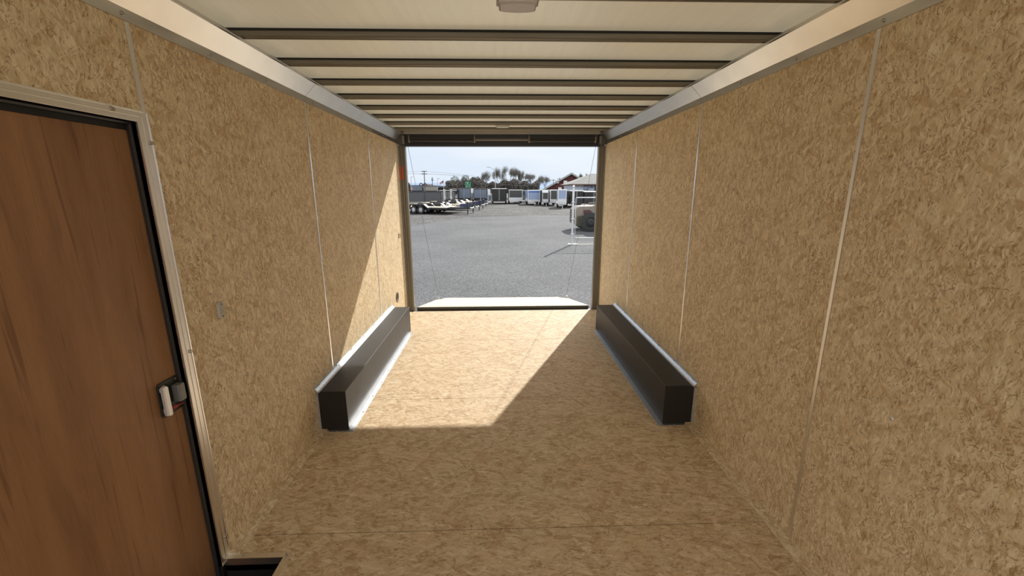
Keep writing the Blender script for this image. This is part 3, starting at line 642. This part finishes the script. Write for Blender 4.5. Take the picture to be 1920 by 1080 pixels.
# --- equipment trailer seen from behind with its ladder ramps standing up
yb = 58.0
def X_(u, v=365): return at(u, v, yb).x
et = thing('equipment_trailer', 'black trailer end-on with two white ladder ramps standing upright', 'trailer', (0, 0, 0))
zt, zb_ = at(840, 358, yb).z, GZ + .45
MB().box(X_(824.5), X_(855.5), yb, yb + 5, zb_ - .1, zb_ + .15).build('bed_frame', m_blk, et)
for a_, b_ in ((826, 831.3), (836, 843.2), (848.2, 853)):
    p_ = MB().box(X_(a_), X_(b_), yb, yb + .08, zb_, zt).build('gate_panel', m_blk, et)
    q = MB()
    for k in range(6):
        z = zb_ + .15 + (zt - zb_ - .3) * k / 5.6
        for c in ([.5] if b_ - a_ < 6.5 else [.25, .75]):
            xc = X_(a_) + (X_(b_) - X_(a_)) * c; q.box(xc - .1, xc + .1, yb - .012, yb, z, z + .06)
    q.build('panel_slot', m_rim, p_)
for a_, b_ in ((831.6, 835.4), (844, 847.8)):
    r0, r1, z1 = X_(a_), X_(b_), zt + .22; tt = .05
    rp = MB().box(r0, r0 + tt, yb - .1, yb - .02, zb_, z1).box(r1 - tt, r1, yb - .1, yb - .02, zb_, z1).build('ladder_ramp', m_white, et)
    q = MB()
    for k in range(11): z = zb_ + .05 + (z1 - zb_ - .1) * k / 10; q.box(r0, r1, yb - .12, yb - .04, z, z + .075)
    q.build('rung', m_white, rp)
MB().box(X_(823.5), X_(856), yb + .1, yb + .25, zt + .02, zt + .1).build('top_rail', m_white, et)
for s in (X_(825), X_(855)):
    wheel(et, s, yb + 2.6, GZ + .36, .36, .22, 'x')
# --- second trailer stacked behind: dark deck with light edge
st = thing('deck_over_trailer', 'dark trailer bed raised behind the ladder ramps', 'trailer', (0, 0, 0))
MB().box(X_(837.5), X_(848.5), yb + 6, yb + 10, at(845, 356.5, yb + 6).z - .1, at(845, 354.5, yb + 6).z).build('deck', m_blk, st)
MB().box(X_(838), X_(848.5), yb + 5.97, yb + 6, at(845, 354.8, yb + 6).z, at(845, 353.9, yb + 6).z).build('edge_rail', mat('pinkish_rail', (.6, .5, .48), .5), st)
MB().box(X_(839), X_(841), yb + 7, yb + 7.2, GZ, at(845, 356, yb + 6).z).box(X_(850), X_(852), yb + 7, yb + 7.2, GZ, at(845, 356, yb + 6).z).build('stand', m_blk, st)
# --- red lettered trailer edge banner low behind haulers
bn = at(888, 379, 56); bn2 = at(911, 377, 56)
tt = thing('utility_trailer', 'low trailer with a pink and white lettered side board behind the hauler row', 'trailer', (0, 0, 0))
MB().box(bn.x, bn2.x, 56, 56.05, bn.z - .08, bn.z + .16).build('side_board', mat('pink_board', (.55, .42, .42), .6), tt)
MB().box(bn.x + .35, bn.x + .6, 55.98, 56, bn.z - .06, bn.z + .14).build('red_panel', m_redp, tt)
MB().box(bn.x, bn2.x, 56.05, 57.8, bn.z - .12, bn.z - .04).build('bed', m_blk, tt)
for x in (bn.x + .5, bn2.x - .5):
    wheel(tt, x, 56.3, GZ + .3, .3, .2)
# --- things standing between the trailers
vn = thing('parked_van', 'greyish van with a pale roof parked in the gap beside the pale blue trailer', 'car', (at(984.5, 380, 69).x, 69, GZ))
MB().prism([(-.85, .35), (-.85, 1.15), (-.72, 1.85), (.72, 1.85), (.85, 1.15), (.85, .35)], 0, 4.2, 'y').build('body', mat('van_grey', (.13, .14, .13), .4), vn, bevel=.05)
MB().prism([(-.72, 1.15), (-.62, 1.75), (.62, 1.75), (.72, 1.15)], -.02, .0, 'y').build('windshield', m_glass, vn)
MB().box(-.7, .7, .1, 4, 1.86, 1.92).build('roof_cap', m_white, vn)
for x in (-.78, .78):
    for y in (.8, 3.4): wheel(vn, x, y, .32, .32, .2, 'x')
ub = thing('utility_cabinet', 'pale square frame cabinet beside the black trailer behind the haulers', 'cabinet', (at(918.5, 379, 64).x, 64, GZ))
MB().box(-.28, .28, 0, .3, 0, 1.25).build('cabinet_box', m_rim, ub, bevel=.01)
MB().box(-.17, .17, -.015, 0, .25, 1.1).build('door_panel', m_bluegrey, ub)
# --- dark blue pickup bed at the edge behind the flatbeds
g = gnd(775, 377.8)
pk = thing('pickup_truck', 'dark blue flatbed pickup parked by the slatted fence', 'car', (g.x, g.y, GZ))
MB().prism([(-2.6, .4), (-2.6, 1.0), (-.9, 1.05), (.2, 1.1), (.9, 1.08), (.95, .7), (.95, .4)], 0, 1.8, 'y').build('body', m_navy, pk, bevel=.04)
MB().box(-2.3, -.6, -.03, 0, .5, .95).build('side_panel', m_blue if False else m_navy, pk)
MB().prism([(-2.5, 1.0), (-2.3, 1.55), (-1.2, 1.55), (-.9, 1.05)], .1, 1.7, 'y').build('cab', m_glass, pk, bevel=.04)
for x in (-1.9, .3):
    for y in (.05, 1.75): wheel(pk, x, y, .36, .36, .24)
# --- skid loader behind the gate
g = gnd(1098, 433.5); LY = g.y
ld = thing('skid_loader', 'beige skid loader with a big black wheel behind the chain-link gate', 'loader', (at(1077, 430, LY).x, LY, GZ))
lw = 1.5; ht = at(1090, 387, LY).z - GZ
MB().prism([(.02, .30), (.0, .40), (.0, .95), (.05, 1.08), (.16, ht - .03), (.28, ht), (2.4, ht + .06), (2.7, .9), (2.7, .35), (1.2, .28)], 0.0, lw, 'y').build('body', m_beige, ld, bevel=.03)
rg = MB()
for k in range(5): rg.box(-.02, .02, .15, lw - .15, .42 + k * .13, .49 + k * .13)
rg.build('rear_grille', m_blk, ld)
MB().prism([(.10, .26), (.10, .66), (.16, .74), (.95, .78), (1.15, .70), (1.2, .45), (1.2, .28)], -.03, .0, 'y').build('wheel_arch', mat('loader_olive', (.07, .065, .025), .7), ld)
for x in (.72, 1.95):
    for y in (-.20, lw + .20):
        tr = MB().lathe([(.24, -.16), (.42, -.16), (.45, -.12), (.45, .12), (.42, .16), (.24, .16)], (x, y, .45), 'y', 28, True, False).build('wheel', m_tire, ld)
        q = MB()
        for k in range(18):
            a = 2 * math.pi * k / 18; q.tube((x + math.cos(a) * .445, y - .15, .45 + math.sin(a) * .445), (x + math.cos(a + .12) * .455, y + .15, .45 + math.sin(a + .12) * .455), .025, 4)
        q.build('tread', m_tire, tr)
        MB().lathe([(.06, -.1), (.22, -.12), (.24, -.05), (.24, .05), (.22, .12), (.06, .1)], (x, y, .45), 'y', 16).build('rim', m_blk, tr)
bd = MB().prism([(.42, .85), (.42, 1.02), (.72, 1.02), (.78, .98), (.80, .935), (.78, .89), (.72, .85)], -.02, -.006, 'y').build('name_badge', mat('badge_dark', (.05, .012, .015), .5), ld)
text('T650', .15, mat('badge_red', (.22, .05, .05), .5), bd, 'lettering', (.60, -.022, .935), (R(90), 0, 0), .001)
MB().prism([(1.3, ht), (1.35, 2.0), (2.3, 2.02), (2.5, ht)], .2, lw - .2, 'y').build('cab', m_blk, ld, bevel=.02)
MB().box(1.0, 2.9, -.12, -.02, ht + .0, ht + .14).box(1.0, 2.9, lw + .02, lw + .12, ht + .0, ht + .14).build('lift_arm', m_beige, ld)
MB().prism([(2.8, .1), (2.8, .7), (2.95, .75), (3.4, .15), (3.4, .08)], -.1, lw + .1, 'y').build('bucket', m_blk, ld)
# --- chain-link gate and post
g = gnd(1072.5, 458); GY = g.y
gp = thing('gate_post', 'round galvanized gate post with a domed cap standing on a pale footing', 'post', (g.x, GY, GZ))
hp = at(1078.5, 349.5, GY).z - GZ
MB().tube((0, 0, 0), (0, 0, hp - .04), .042, 16).build('post', m_galv, gp)
MB().lathe([(.05, 0), (.05, .04), (.035, .075), (.01, .09)], (0, 0, hp - .05), 'z', 14).build('post_cap', m_galv, gp)
MB().prism([(-.16, -.1), (.2, -.12), (.22, .12), (-.14, .13)], -.01, .015, 'z').build('footing', m_conc, gp)
for z in (.35, .9, 1.5): MB().lathe([(.055, 0), (.055, .05)], (0, 0, z), 'z', 14).build('hinge_band', m_galv, gp)
gx0 = at(1078.5, 420, GY).x; gate = thing('chain_link_gate', 'chain-link gate leaf with pipe rails beside the gate post', 'gate', (gx0, GY, GZ))
zt_, zl = at(1090, 370.7, GY).z - GZ, at(1090, 446, GY).z - GZ; GWD = 3.4; zlo = max(.06, zl - .12)
MB().tube((0, 0, zlo), (0, 0, zt_), .012, 8).build('gate_frame', m_galv, gate)
MB().tube((.02, 0, zt_), (GWD, 0, zt_), .022, 10).build('top_rail', m_galv, gate)
MB().tube((.02, 0, zl), (GWD, 0, zl), .016, 8).build('bottom_rail', m_galv, gate)
q = MB(); sp_ = .062; hh = zt_ - zlo; n = int((GWD + hh) / sp_)
for k in range(n):
    for sgn in (0, 1):
        x0 = k * sp_ - hh; a, b = max(0, x0), min(GWD, x0 + hh)
        if b <= a: continue
        za, zb2 = (a - x0), (b - x0)
        if sgn: za, zb2 = hh - za, hh - zb2
        q.tube((a, .01 * sgn, zlo + za), (b, .01 * sgn, zlo + zb2), .0016, 4, caps=False)
q.build('wire_mesh', mat('dull_wire', (.11, .115, .12), .6, .2), gate)
g2 = gnd(1083, 459.5)
tag(MB().box(g2.x, g2.x + 3.6, g2.y - .04, g2.y + .04, GZ, GZ + .04).build('curb_strip', m_conc), 'low pale concrete strip on the asphalt under the chain-link gate', 'curb')

# --- buildings
def block(name, label, y, u0, u1, vt, vb, m, dp, roofm=None):
    a, b = at(u0, vb, y), at(u1, vt, y)
    t = thing(name, label, 'building', (a.x, y, GZ))
    w, h, z0 = b.x - a.x, b.z - GZ, 0
    MB().box(0, w, 0, dp, 0, h - .5).build('wall', m, t)
    MB().box(-.3, w + .3, -.6, dp + .3, h - .5, h).build('roof', roofm or m, t)
    return t, w, h
b1, w1, h1 = block('shop_building', 'long low grey flat-roofed shop beyond the slatted fence', 150, 765, 811, 347, 356, m_brick, 20, m_flat)
MB().box(.5, w1 - .5, -.75, -.6, h1 - 1.9, h1 - .2).build('fascia', mat('bluegrey_fascia', (.14, .17, .21), .7), b1)
MB().box(w1 * .58, w1, -.72, -.62, h1 - .5, h1 + .3).build('parapet', m_flatb, b1)
q = b1
for k in range(7):
    x = 1 + k * (w1 - 2) / 7; MB().box(x, x + .75 * (w1 - 2) / 7, -.06, 0, .3, h1 - 2.4).build('window', m_glass, b1)
ar = bpy.data.objects
for cxk in (.56, .72):
    pts = [(w1 * cxk + .55 * math.cos(R(a)), -1, h1 - .2 + .8 * math.sin(R(a))) for a in range(0, 181, 20)]
    MB().path(pts, .17, 6).build('sign_arch', mat('arch_red' if cxk > .7 else 'arch_blue', (.12, .05, .05) if cxk > .7 else (.04, .06, .10), .7), b1)
b2, w2_, h2 = block('store_building', 'low dark store with a light fascia board behind the flag pole', 138, 792, 848, 348.6, 357, m_brick, 8, m_flat)
MB().box(.5, w2_ * .52, -.75, -.6, h2 - 1.5, h2 - .3).build('fascia', m_flatb, b2)
for k in range(6):
    x = 1 + k * (w2_ - 2) / 6; MB().box(x, x + .7 * (w2_ - 2) / 6, -.06, 0, .3, h2 - 1.8).build('window', m_glass, b2)
# red barn
BYD = 91.; BSH = 4.8
e0, e1, ap = at(1016, 356, BYD), at(1124, 355, BYD), at(1071, 323.5, BYD)
bt = thing('red_barn', 'large dark red gabled barn with pale eaves behind the cargo trailers', 'building', (0, 0, 0))
zl_ = at(1018, 354.5, BYD).z
MB().add([(e0.x + .4, BYD, GZ), (e1.x, BYD, GZ), (e1.x, BYD, zl_), (ap.x, BYD, ap.z - .35), (e0.x + .4, BYD, zl_), (e0.x + BSH + .4, BYD + 25, GZ), (e1.x + BSH, BYD + 25, GZ), (e1.x + BSH, BYD + 25, zl_), (ap.x + BSH, BYD + 25, ap.z - .35), (e0.x + BSH + .4, BYD + 25, zl_)],
   [(0, 1, 2, 3, 4), (9, 8, 7, 6, 5), (0, 5, 6, 1), (1, 6, 7, 2), (4, 9, 5, 0)]).build('wall', m_red, bt)
er = at(1110, 344.8, BYD)
rf = MB()
for (p0, p1) in (((e0.x - .3, zl_ - .25), (ap.x, ap.z)), ((ap.x, ap.z), (2 * ap.x - e0.x + .3, zl_ - .25))):
    rf.add([(p0[0], BYD - .6, p0[1]), (p1[0], BYD - .6, p1[1]), (p1[0], BYD - .6, p1[1] - .38), (p0[0], BYD - .6, p0[1] - .38), (p0[0] + BSH, BYD + 25.5, p0[1]), (p1[0] + BSH, BYD + 25.5, p1[1]), (p1[0] + BSH, BYD + 25.5, p1[1] - .38), (p0[0] + BSH, BYD + 25.5, p0[1] - .38)], [(0, 1, 2, 3), (7, 6, 5, 4), (0, 4, 5, 1), (3, 2, 6, 7), (0, 3, 7, 4), (1, 5, 6, 2)])
rf.build('roof', mat('barn_roof', (.30, .33, .31), .6), bt)
for u, v in ((1044.3, 341), (1059.5, 341.7), (1049.5, 354)):
    p = at(u, v, BYD); MB().box(p.x - .35, p.x + .35, BYD - .4, BYD, p.z - .3, p.z + .3).build('flood_lamp', m_white, bt)
a, b = at(1061.5, 341.5, BYD), at(1067, 357, BYD)
MB().box(a.x - .08, a.x + .08, BYD - .1, BYD, b.z, a.z).box(b.x - .08, b.x + .08, BYD - .1, BYD, b.z, a.z).box(a.x, b.x, BYD - .1, BYD, a.z - .12, a.z + .12).build('door_trim', mat('pink_trim', (.40, .30, .32), .6), bt)
# white hip-roofed house
HY = 68.
hx0, hx1 = at(1071, 350, HY).x, at(1071, 350, HY).x + 12
ze = at(1075, 345.6, HY).z; zr = at(1119, 325.5, HY + 4).z
hs = thing('white_house', 'white walled office with a grey hipped shingle roof next to the barn', 'building', (0, 0, 0))
MB().box(hx0 + .2, hx1, HY, HY + 9, GZ, ze - .1).build('wall', m_sid, hs)
MB().add([(hx0 - .4, HY - .5, ze), (hx1 + .4, HY - .5, ze), (hx1 + .4, HY + 9.5, ze), (hx0 - .4, HY + 9.5, ze), (hx0 + 4.0, HY + 4.5, zr), (hx1 - 3.5, HY + 4.5, zr)], [(0, 1, 5, 4), (1, 2, 5), (2, 3, 4, 5), (3, 0, 4), (3, 2, 1, 0)]).build('roof', m_shing, hs)
MB().box(hx0 - .45, hx1 + .45, HY - .56, HY - .48, ze - .22, ze + .04).build('fascia', m_fascia, hs)
def hbox(u0, u1, v0, v1, yy, m, nm, par=None, d=.06):
    a, b = at(u0, v0, yy), at(u1, v1, yy); return MB().box(a.x, b.x, yy - d, yy, b.z, a.z).build(nm, m, par or hs)
w_ = hbox(1094.5, 1103.5, 348.5, 355.6, HY - .01, mat('sash_blue', (.16, .19, .30), .5), 'window')
for k in range(3): hbox(1096 + k * 2.4, 1097.4 + k * 2.4, 349.6, 354.6, HY - .08, mat('pane_pale', (.45, .48, .62), .3), 'pane', w_)
hbox(1106, 1112, 348.6, 352.5, HY - .01, mat('sash_blue', (0, 0, 0)), 'window')
hbox(1115, 1117.5, 348, 358, HY - .01, m_blk, 'door')
hbox(1094.5, 1121, 345.2, 347.0, HY - .3, m_fascia, 'porch_beam', d=.9)
hbox(1118.5, 1124, 343.0, 344.8, HY - .9, m_white, 'porch_roof', d=.6)
MB().lathe([(.12, -.1), (.14, 0), (.1, .1)], tuple(at(1084.5, 347, HY - .15)), 'y', 10).build('wall_lamp', mat('lamp_green', (.05, .1, .12), .5), hs)
# slatted fence
FY = 72.
fx0, fx1 = at(760, 365, FY).x - 8, at(827, 365, FY).x; fzt = at(800, 359.6, FY).z
fe = thing('slatted_fence', 'tall grey slatted fence behind the flatbed trailers', 'fence', (fx0, FY, GZ))
MB().box(0, fx1 - fx0, 0, .04, .05, fzt - GZ).build('slat_panel', m_slat, fe)
x = fx1 - fx0
while x > 0: MB().tube((x, -.05, 0), (x, -.05, fzt - GZ + .1), .06, 8).build('fence_post', m_rim if False else m_pole, fe); x -= 2.8
MB().tube((0, -.05, fzt - GZ), (fx1 - fx0, -.05, fzt - GZ), .04, 6).build('top_rail', m_pole, fe)
g = at(764.3, 355.6, FY - .3)
os_ = thing('oval_sign', 'small pale red oval sign on a thin pole above the slatted fence', 'sign', (g.x, FY + 3, GZ))
o = MB().lathe([(.55, 0), (.5, .06), (.0, .08)], (0, 0, 0), 'y', 14).build('sign_face', mat('pink_sign', (.6, .33, .33), .6), os_); o.location = (0, 0, g.z - GZ); o.scale = (.32, 1, .45)
MB().tube((0, .12, 0), (0, .12, g.z - GZ), .05, 6).build('sign_pole', m_pole, os_)
# poles, lamps, wires
PYD = 125.
def zpt(u, v, y): p = at(u, v, y); return (p.x, y, p.z)
def upole(u, vt, y, arms, label, r=.16, ub=None):
    p = at(u, vt, y); t = thing('utility_pole', label, 'pole', (p.x, y, GZ), 0)
    MB().tube((0, 0, 0), (0, 0, p.z - GZ), r * 1.2, 8, r * .8).build('pole', m_pole, t)
    for v, hw in arms:
        z = at(u, v, y).z - GZ; MB().box(-hw * 1.5, hw * 1.5, -.08, .08, z - .08, z + .08).build('crossarm', m_pole, t)
        for x in (-hw * .9, -hw * .45, hw * .45, hw * .9): MB().tube((x, 0, z + .1), (x, 0, z + .25), .04, 6).build('insulator', m_pole, t)
    return t
upole(795.2, 320.5, 120, [(321.6, .45 * 1.1), (326.4, .55)], 'tall utility pole with two crossarms standing over the low shops', r=.12)
upole(810.4, 332, 176, [(336, .3), (338.6, .35)], 'shorter plain utility pole behind the low shops', r=.14)
upole(1049.5, 333, 150, [(336, .6)], 'distant utility pole just left of the barn roof slope' if False else 'distant utility pole rising beside the barn roof slope', r=.13)
upole(1037.5, 336.5, 170, [(338, .6)], 'faint far utility pole over the bare trees by the barn', r=.13)
def wire(pts, y, r, label):
    P = [Vector(zpt(u, v, y)) for u, v in pts]
    return tag(MB().path(P, r, 5).build('power_line', m_pole), label, 'cable', 'overhead power lines')
wire([(755, 321.3), (775, 322), (795, 321.4), (815, 322.6), (850, 325.8), (890, 330)], 120, .022, 'upper power line leading from the tall utility pole')
wire([(755, 325.3), (775, 325.8), (795, 325.9), (815, 326.8), (850, 328.6), (880, 331)], 120, .030, 'lower power line leading from the tall utility pole')
upole(990.2, 338, 92, [(340, .3)], 'thin utility pole standing among the bare trees behind the parked van', r=.07)
wire([(928.6, 343.5), (945, 346), (965, 347.8), (990, 349.3)], 92, .04, 'pale overhead line sagging in front of the tree band')
wire([(928.6, 333), (955, 337), (975, 339), (990, 339.8)], 92, .03, 'thin overhead line high across the bare tree crowns')
def slamp(u, vt, y, arm, label, vb=360, r=.09):
    p = at(u, vt, y); h = p.z - GZ; t = thing('street_lamp', label, 'lamp', (p.x, y, GZ), 0)
    MB().tube((0, 0, 0), (0, 0, h), r, 8, r * .7).build('pole', m_rim, t)
    dx, dz = arm; pts = [(0, 0, h), (dx * .3, 0, h + dz * .55), (dx * .7, 0, h + dz * .93), (dx, 0, h + dz)]
    MB().path(pts, r * .6, 6).build('arm', m_rim, t)
    MB().prism([(dx - .35, h + dz - .08), (dx + .35, h + dz - .05), (dx + .3, h + dz + .06), (dx - .3, h + dz + .04)], -.15, .15, 'y').build('lamp_head', m_rim, t)
    return t
slamp(928.3, 320.8, 92, (-1.45, .8), 'street lamp with a long curved arm above the bare trees')
slamp(770.2, 333.4, 120, (.4, .25), 'street lamp at the edge of the opening over the shops')
slamp(820, 336.4, 130, (.45, .3), 'street lamp between the utility poles and the flag')
# flag
p = at(831.7, 337, 100); fl = thing('flag_pole', 'white flag pole in front of the dark store', 'pole', (p.x, 100, GZ))
MB().tube((0, 0, 0), (0, 0, p.z - GZ), .07, 8, .05).build('pole', m_white, fl)
MB().lathe([(.02, 0), (.1, .08), (.02, .17)], (0, 0, p.z - GZ), 'z', 8).build('finial', m_chrome, fl)
fg = thing('waving_flag', 'waving striped flag with a dark blue corner on the white pole', 'flag', (p.x - .06, 100, p.z - .2))
def cloth(x0, x1, r0, r1, m, nm):
    vs = []; fs = []; nx = 10
    for j in range(2):
        for i in range(nx + 1):
            u = x0 + (x1 - x0) * i / nx; r = (r0, r1)[j]
            vs.append((-u * .45, .08 * math.sin(u * 5), (-r - u * .42 + .06 * math.sin(u * 4 + r)) * .5))
    fs = [(i, i + 1, i + nx + 2, i + nx + 1) for i in range(nx)]
    o = MB().add(vs, fs, True).build(nm, m, fg); so = o.modifiers.new('thick', 'SOLIDIFY'); so.thickness = .01; return o
m_fr, m_fw, m_fb = mat('flag_red', (.45, .06, .07), .8), mat('flag_white', (.75, .75, .78), .8), mat('flag_blue', (.03, .05, .14), .8)
cloth(0, .8, 0, .6, m_fb, 'canton')
for k in range(7):
    cloth(.8 if k < 4 else 0, 1.9, k * .15, k * .15 + .15, m_fr if k % 2 == 0 else m_fw, 'stripe')
# green road sign
a, b = at(872, 340.2, 82), at(883.4, 351.8, 82)
rs = thing('road_sign', 'green highway direction sign standing above the grey-doored trailer', 'sign', (a.x, 82, b.z))
sw_, sh_ = b.x - a.x, a.z - b.z
MB().box(0, sw_, 0, .05, 0, sh_).build('sign_board', m_green, rs)
q = m_fw
MB().box(.12, .3, -.01, 0, sh_ * .76, sh_ * .84).box(sw_ * .38, sw_ * .52, -.01, 0, sh_ * .68, sh_ * .9).box(sw_ * .15, sw_ * .85, -.01, 0, sh_ * .52, sh_ * .56).box(sw_ * .16, sw_ * .28, -.01, 0, sh_ * .14, sh_ * .34).box(sw_ * .45, sw_ * .56, -.01, 0, sh_ * .18, sh_ * .24).box(sw_ * .72, sw_ * .84, -.01, 0, sh_ * .16, sh_ * .3).build('sign_legend', mat('legend_green_white', (.35, .5, .45), .6), rs)
MB().tube((sw_ * .2, .1, GZ - b.z), (sw_ * .2, .1, sh_), .06, 8).tube((sw_ * .8, .1, GZ - b.z), (sw_ * .8, .1, sh_), .06, 8).build('sign_post', m_rim, rs)

# --- trees
def leaf_cloud(mb, rg, n, size, shell):
    for _ in range(n):
        p, s = shell(rg); a = rg.uniform(0, 6.28); t_ = Vector((rg.gauss(0, 1), rg.gauss(0, 1), rg.gauss(0, 1))).normalized()
        u = t_.orthogonal().normalized(); w = t_.cross(u)
        mb.add([p + u * s, p + w * s * .6, p - u * s, p - w * s * .6], [(0, 1, 2, 3)])
def tree(label, u, vt, y, wpx, kind, group='trees beyond the yard', seed=0):
    rg = random.Random(seed); c = at(u, vt, y); h = c.z - GZ; wd = wpx * y / 784 * .5
    t = thing('bare_tree' if kind else 'leafy_tree', label, 'tree', (c.x, y, GZ), 0, group)
    tr = MB(); tips = []
    def grow(p, d, L, r, lv):
        q_ = p + d * L; tr.tube(p, q_, r, 5, r * .65, caps=False)
        if lv == 0 or r < .01: tips.append(q_); return
        for _ in range(3 if lv > 1 else 4):
            nd = (d + Vector((rg.gauss(0, .45), rg.gauss(0, .45), rg.gauss(0.15, .25)))).normalized()
            grow(q_, nd, L * rg.uniform(.62, .82), r * .6, lv - 1)
    k0 = 1 if not kind else 1
    grow(Vector((0, 0, 0)), Vector((0, 0, 1)), h * (.28 if kind else .22), h * (.018 if kind else .012), 4 if kind else 2)
    # fit the branch work into the wanted width and height
    mz = max(v[2] for v in tr.v); mxx_ = max(abs(v[0]) for v in tr.v) or 1
    fx, fz_ = wd / mxx_ * (1 if kind else .6), h / mz * (1 if kind else .7)
    tr.v = [(v[0] * fx, v[1] * fx, v[2] * fz_) for v in tr.v]; tips2 = [Vector((p.x * fx, p.y * fx, p.z * fz_)) for p in tips]
    tr.build('trunk', m_bark, t)
    lb = MB()
    if kind:
        for p in tips2:
            for _ in range(24):
                o = p + Vector((rg.gauss(0, wd * .13), rg.gauss(0, wd * .13), rg.gauss(0, h * .05)))
                dd = Vector((rg.gauss(0, .3), rg.gauss(0, .3), 1)).normalized() * h * rg.uniform(.015, .04)
                sdv = Vector((h * .0035, 0, 0)); lb.add([o - sdv, o + sdv, o + dd], [(0, 1, 2)])
    else:
        blobs = [(Vector((rg.uniform(-.62, .62) * wd, rg.uniform(-.6, .6) * wd, h * rg.uniform(.25, .8))), rg.uniform(.26, .42)) for _ in range(22)]
        for c_, rr in blobs:
            for _ in range(520):
                dv = Vector((rg.gauss(0, 1), rg.gauss(0, 1), rg.gauss(0, 1))).normalized() * rr * rg.uniform(.55, 1.05)
                p = c_ + Vector((dv.x * wd, dv.y * wd, dv.z * h * .55)); s = h * rg.uniform(.008, .019)
                a = Vector((rg.gauss(0, 1), rg.gauss(0, 1), rg.gauss(0, 1))).normalized(); uu = a.orthogonal().normalized(); ww = a.cross(uu)
                lb.add([p + uu * s, p + ww * s, p - uu * s, p - ww * s], [(0, 1, 2, 3)])
    lb.build('twigs' if kind else 'foliage', m_leafb if kind else m_leafd, t)
    return t
TR = [('broad leafy tree rising behind the green road sign', 862, 327.5, 112, 40, 0), ('low leafy tree by the flag end of the tree band', 848, 337, 118, 20, 0),
      ('pointed leafy tree between the road sign and the bare trees', 893, 330, 110, 24, 0), ('small leafy tree poking over the low shops at the edge', 764, 340, 125, 14, 0),
      ('bare tree behind the curved street lamp', 912, 325, 105, 22, 1), ('tall bare tree right behind the black trailer', 934, 319, 106, 24, 1),
      ('tallest bare tree at the middle of the tree band', 955, 316, 108, 26, 1), ('bare tree above the dark fronted trailer', 968, 320, 105, 20, 1),
      ('bare tree above the gap beside the pale blue trailer', 980, 325, 107, 18, 1), ('bare tree above the pale blue trailer', 996, 329, 106, 22, 1),
      ('bare tree beyond the roof of the pale blue trailer', 1010, 332, 104, 18, 1), ('rounded bare tree touching the barn eave', 1023, 332, 121, 16, 1),
      ('thin bare tree between barn ridge and office roof', 1088, 329, 150, 10, 1), ('thin bare tree over the office roof slope', 1100, 329, 152, 10, 1)]
for i, (lb_, u, v, y, wpx, kd) in enumerate(TR): tree(lb_, u, v, y, wpx, kd, seed=11 + i)
# dense brush band behind the trailers
rg = random.Random(5); hb = MB()
for _ in range(42000):
    u = rg.uniform(836, 1011); top = 340 + 3 * math.sin(u * .09) + 2.5 * math.sin(u * .31 + 1) + (6 if u > 1015 else 0)
    v = top + (362 - top) * rg.random() ** .8; y = rg.uniform(94, 103)
    p = at(u, v, y)
    s = rg.uniform(.05, .19); a = Vector((rg.gauss(0, 1), rg.gauss(0, 1), rg.gauss(0, 1))).normalized(); uu = a.orthogonal().normalized(); ww = a.cross(uu)
    hb.add([p + uu * s, p + ww * s, p - uu * s, p - ww * s], [(0, 1, 2, 3)])
hbo = hb.build('brush_foliage', mat('brush_brown', (.13, .118, .105), .9, noise_amt=.45, nscale=.35)); tag(hbo, 'dense dark brush band behind the parked trailers', 'bushes', kind='stuff')
# far hills
hl_ = MB(); n = 80; X0, X1 = -1500, 1500; pts = []
for i in range(n + 1):
    x = X0 + (X1 - X0) * i / n; z = 27 + 7 * noise.noise(Vector((x * .0025, 0, 3))) + 3 * noise.noise(Vector((x * .01, 5, 3))); pts.append((x, z))
vs = [(x, 1500, GZ - 2) for x, z in pts] + [(x, 1620, z) for x, z in pts] + [(x, 1900, GZ - 2) for x, z in pts]
hl_.add(vs, [(i, i + 1, i + n + 2, i + n + 1) for i in range(n)] + [(i + n + 1, i + n + 2, i + 2 * n + 3, i + 2 * n + 2) for i in range(n)], True)
struct(hl_.build('hills', m_hill))
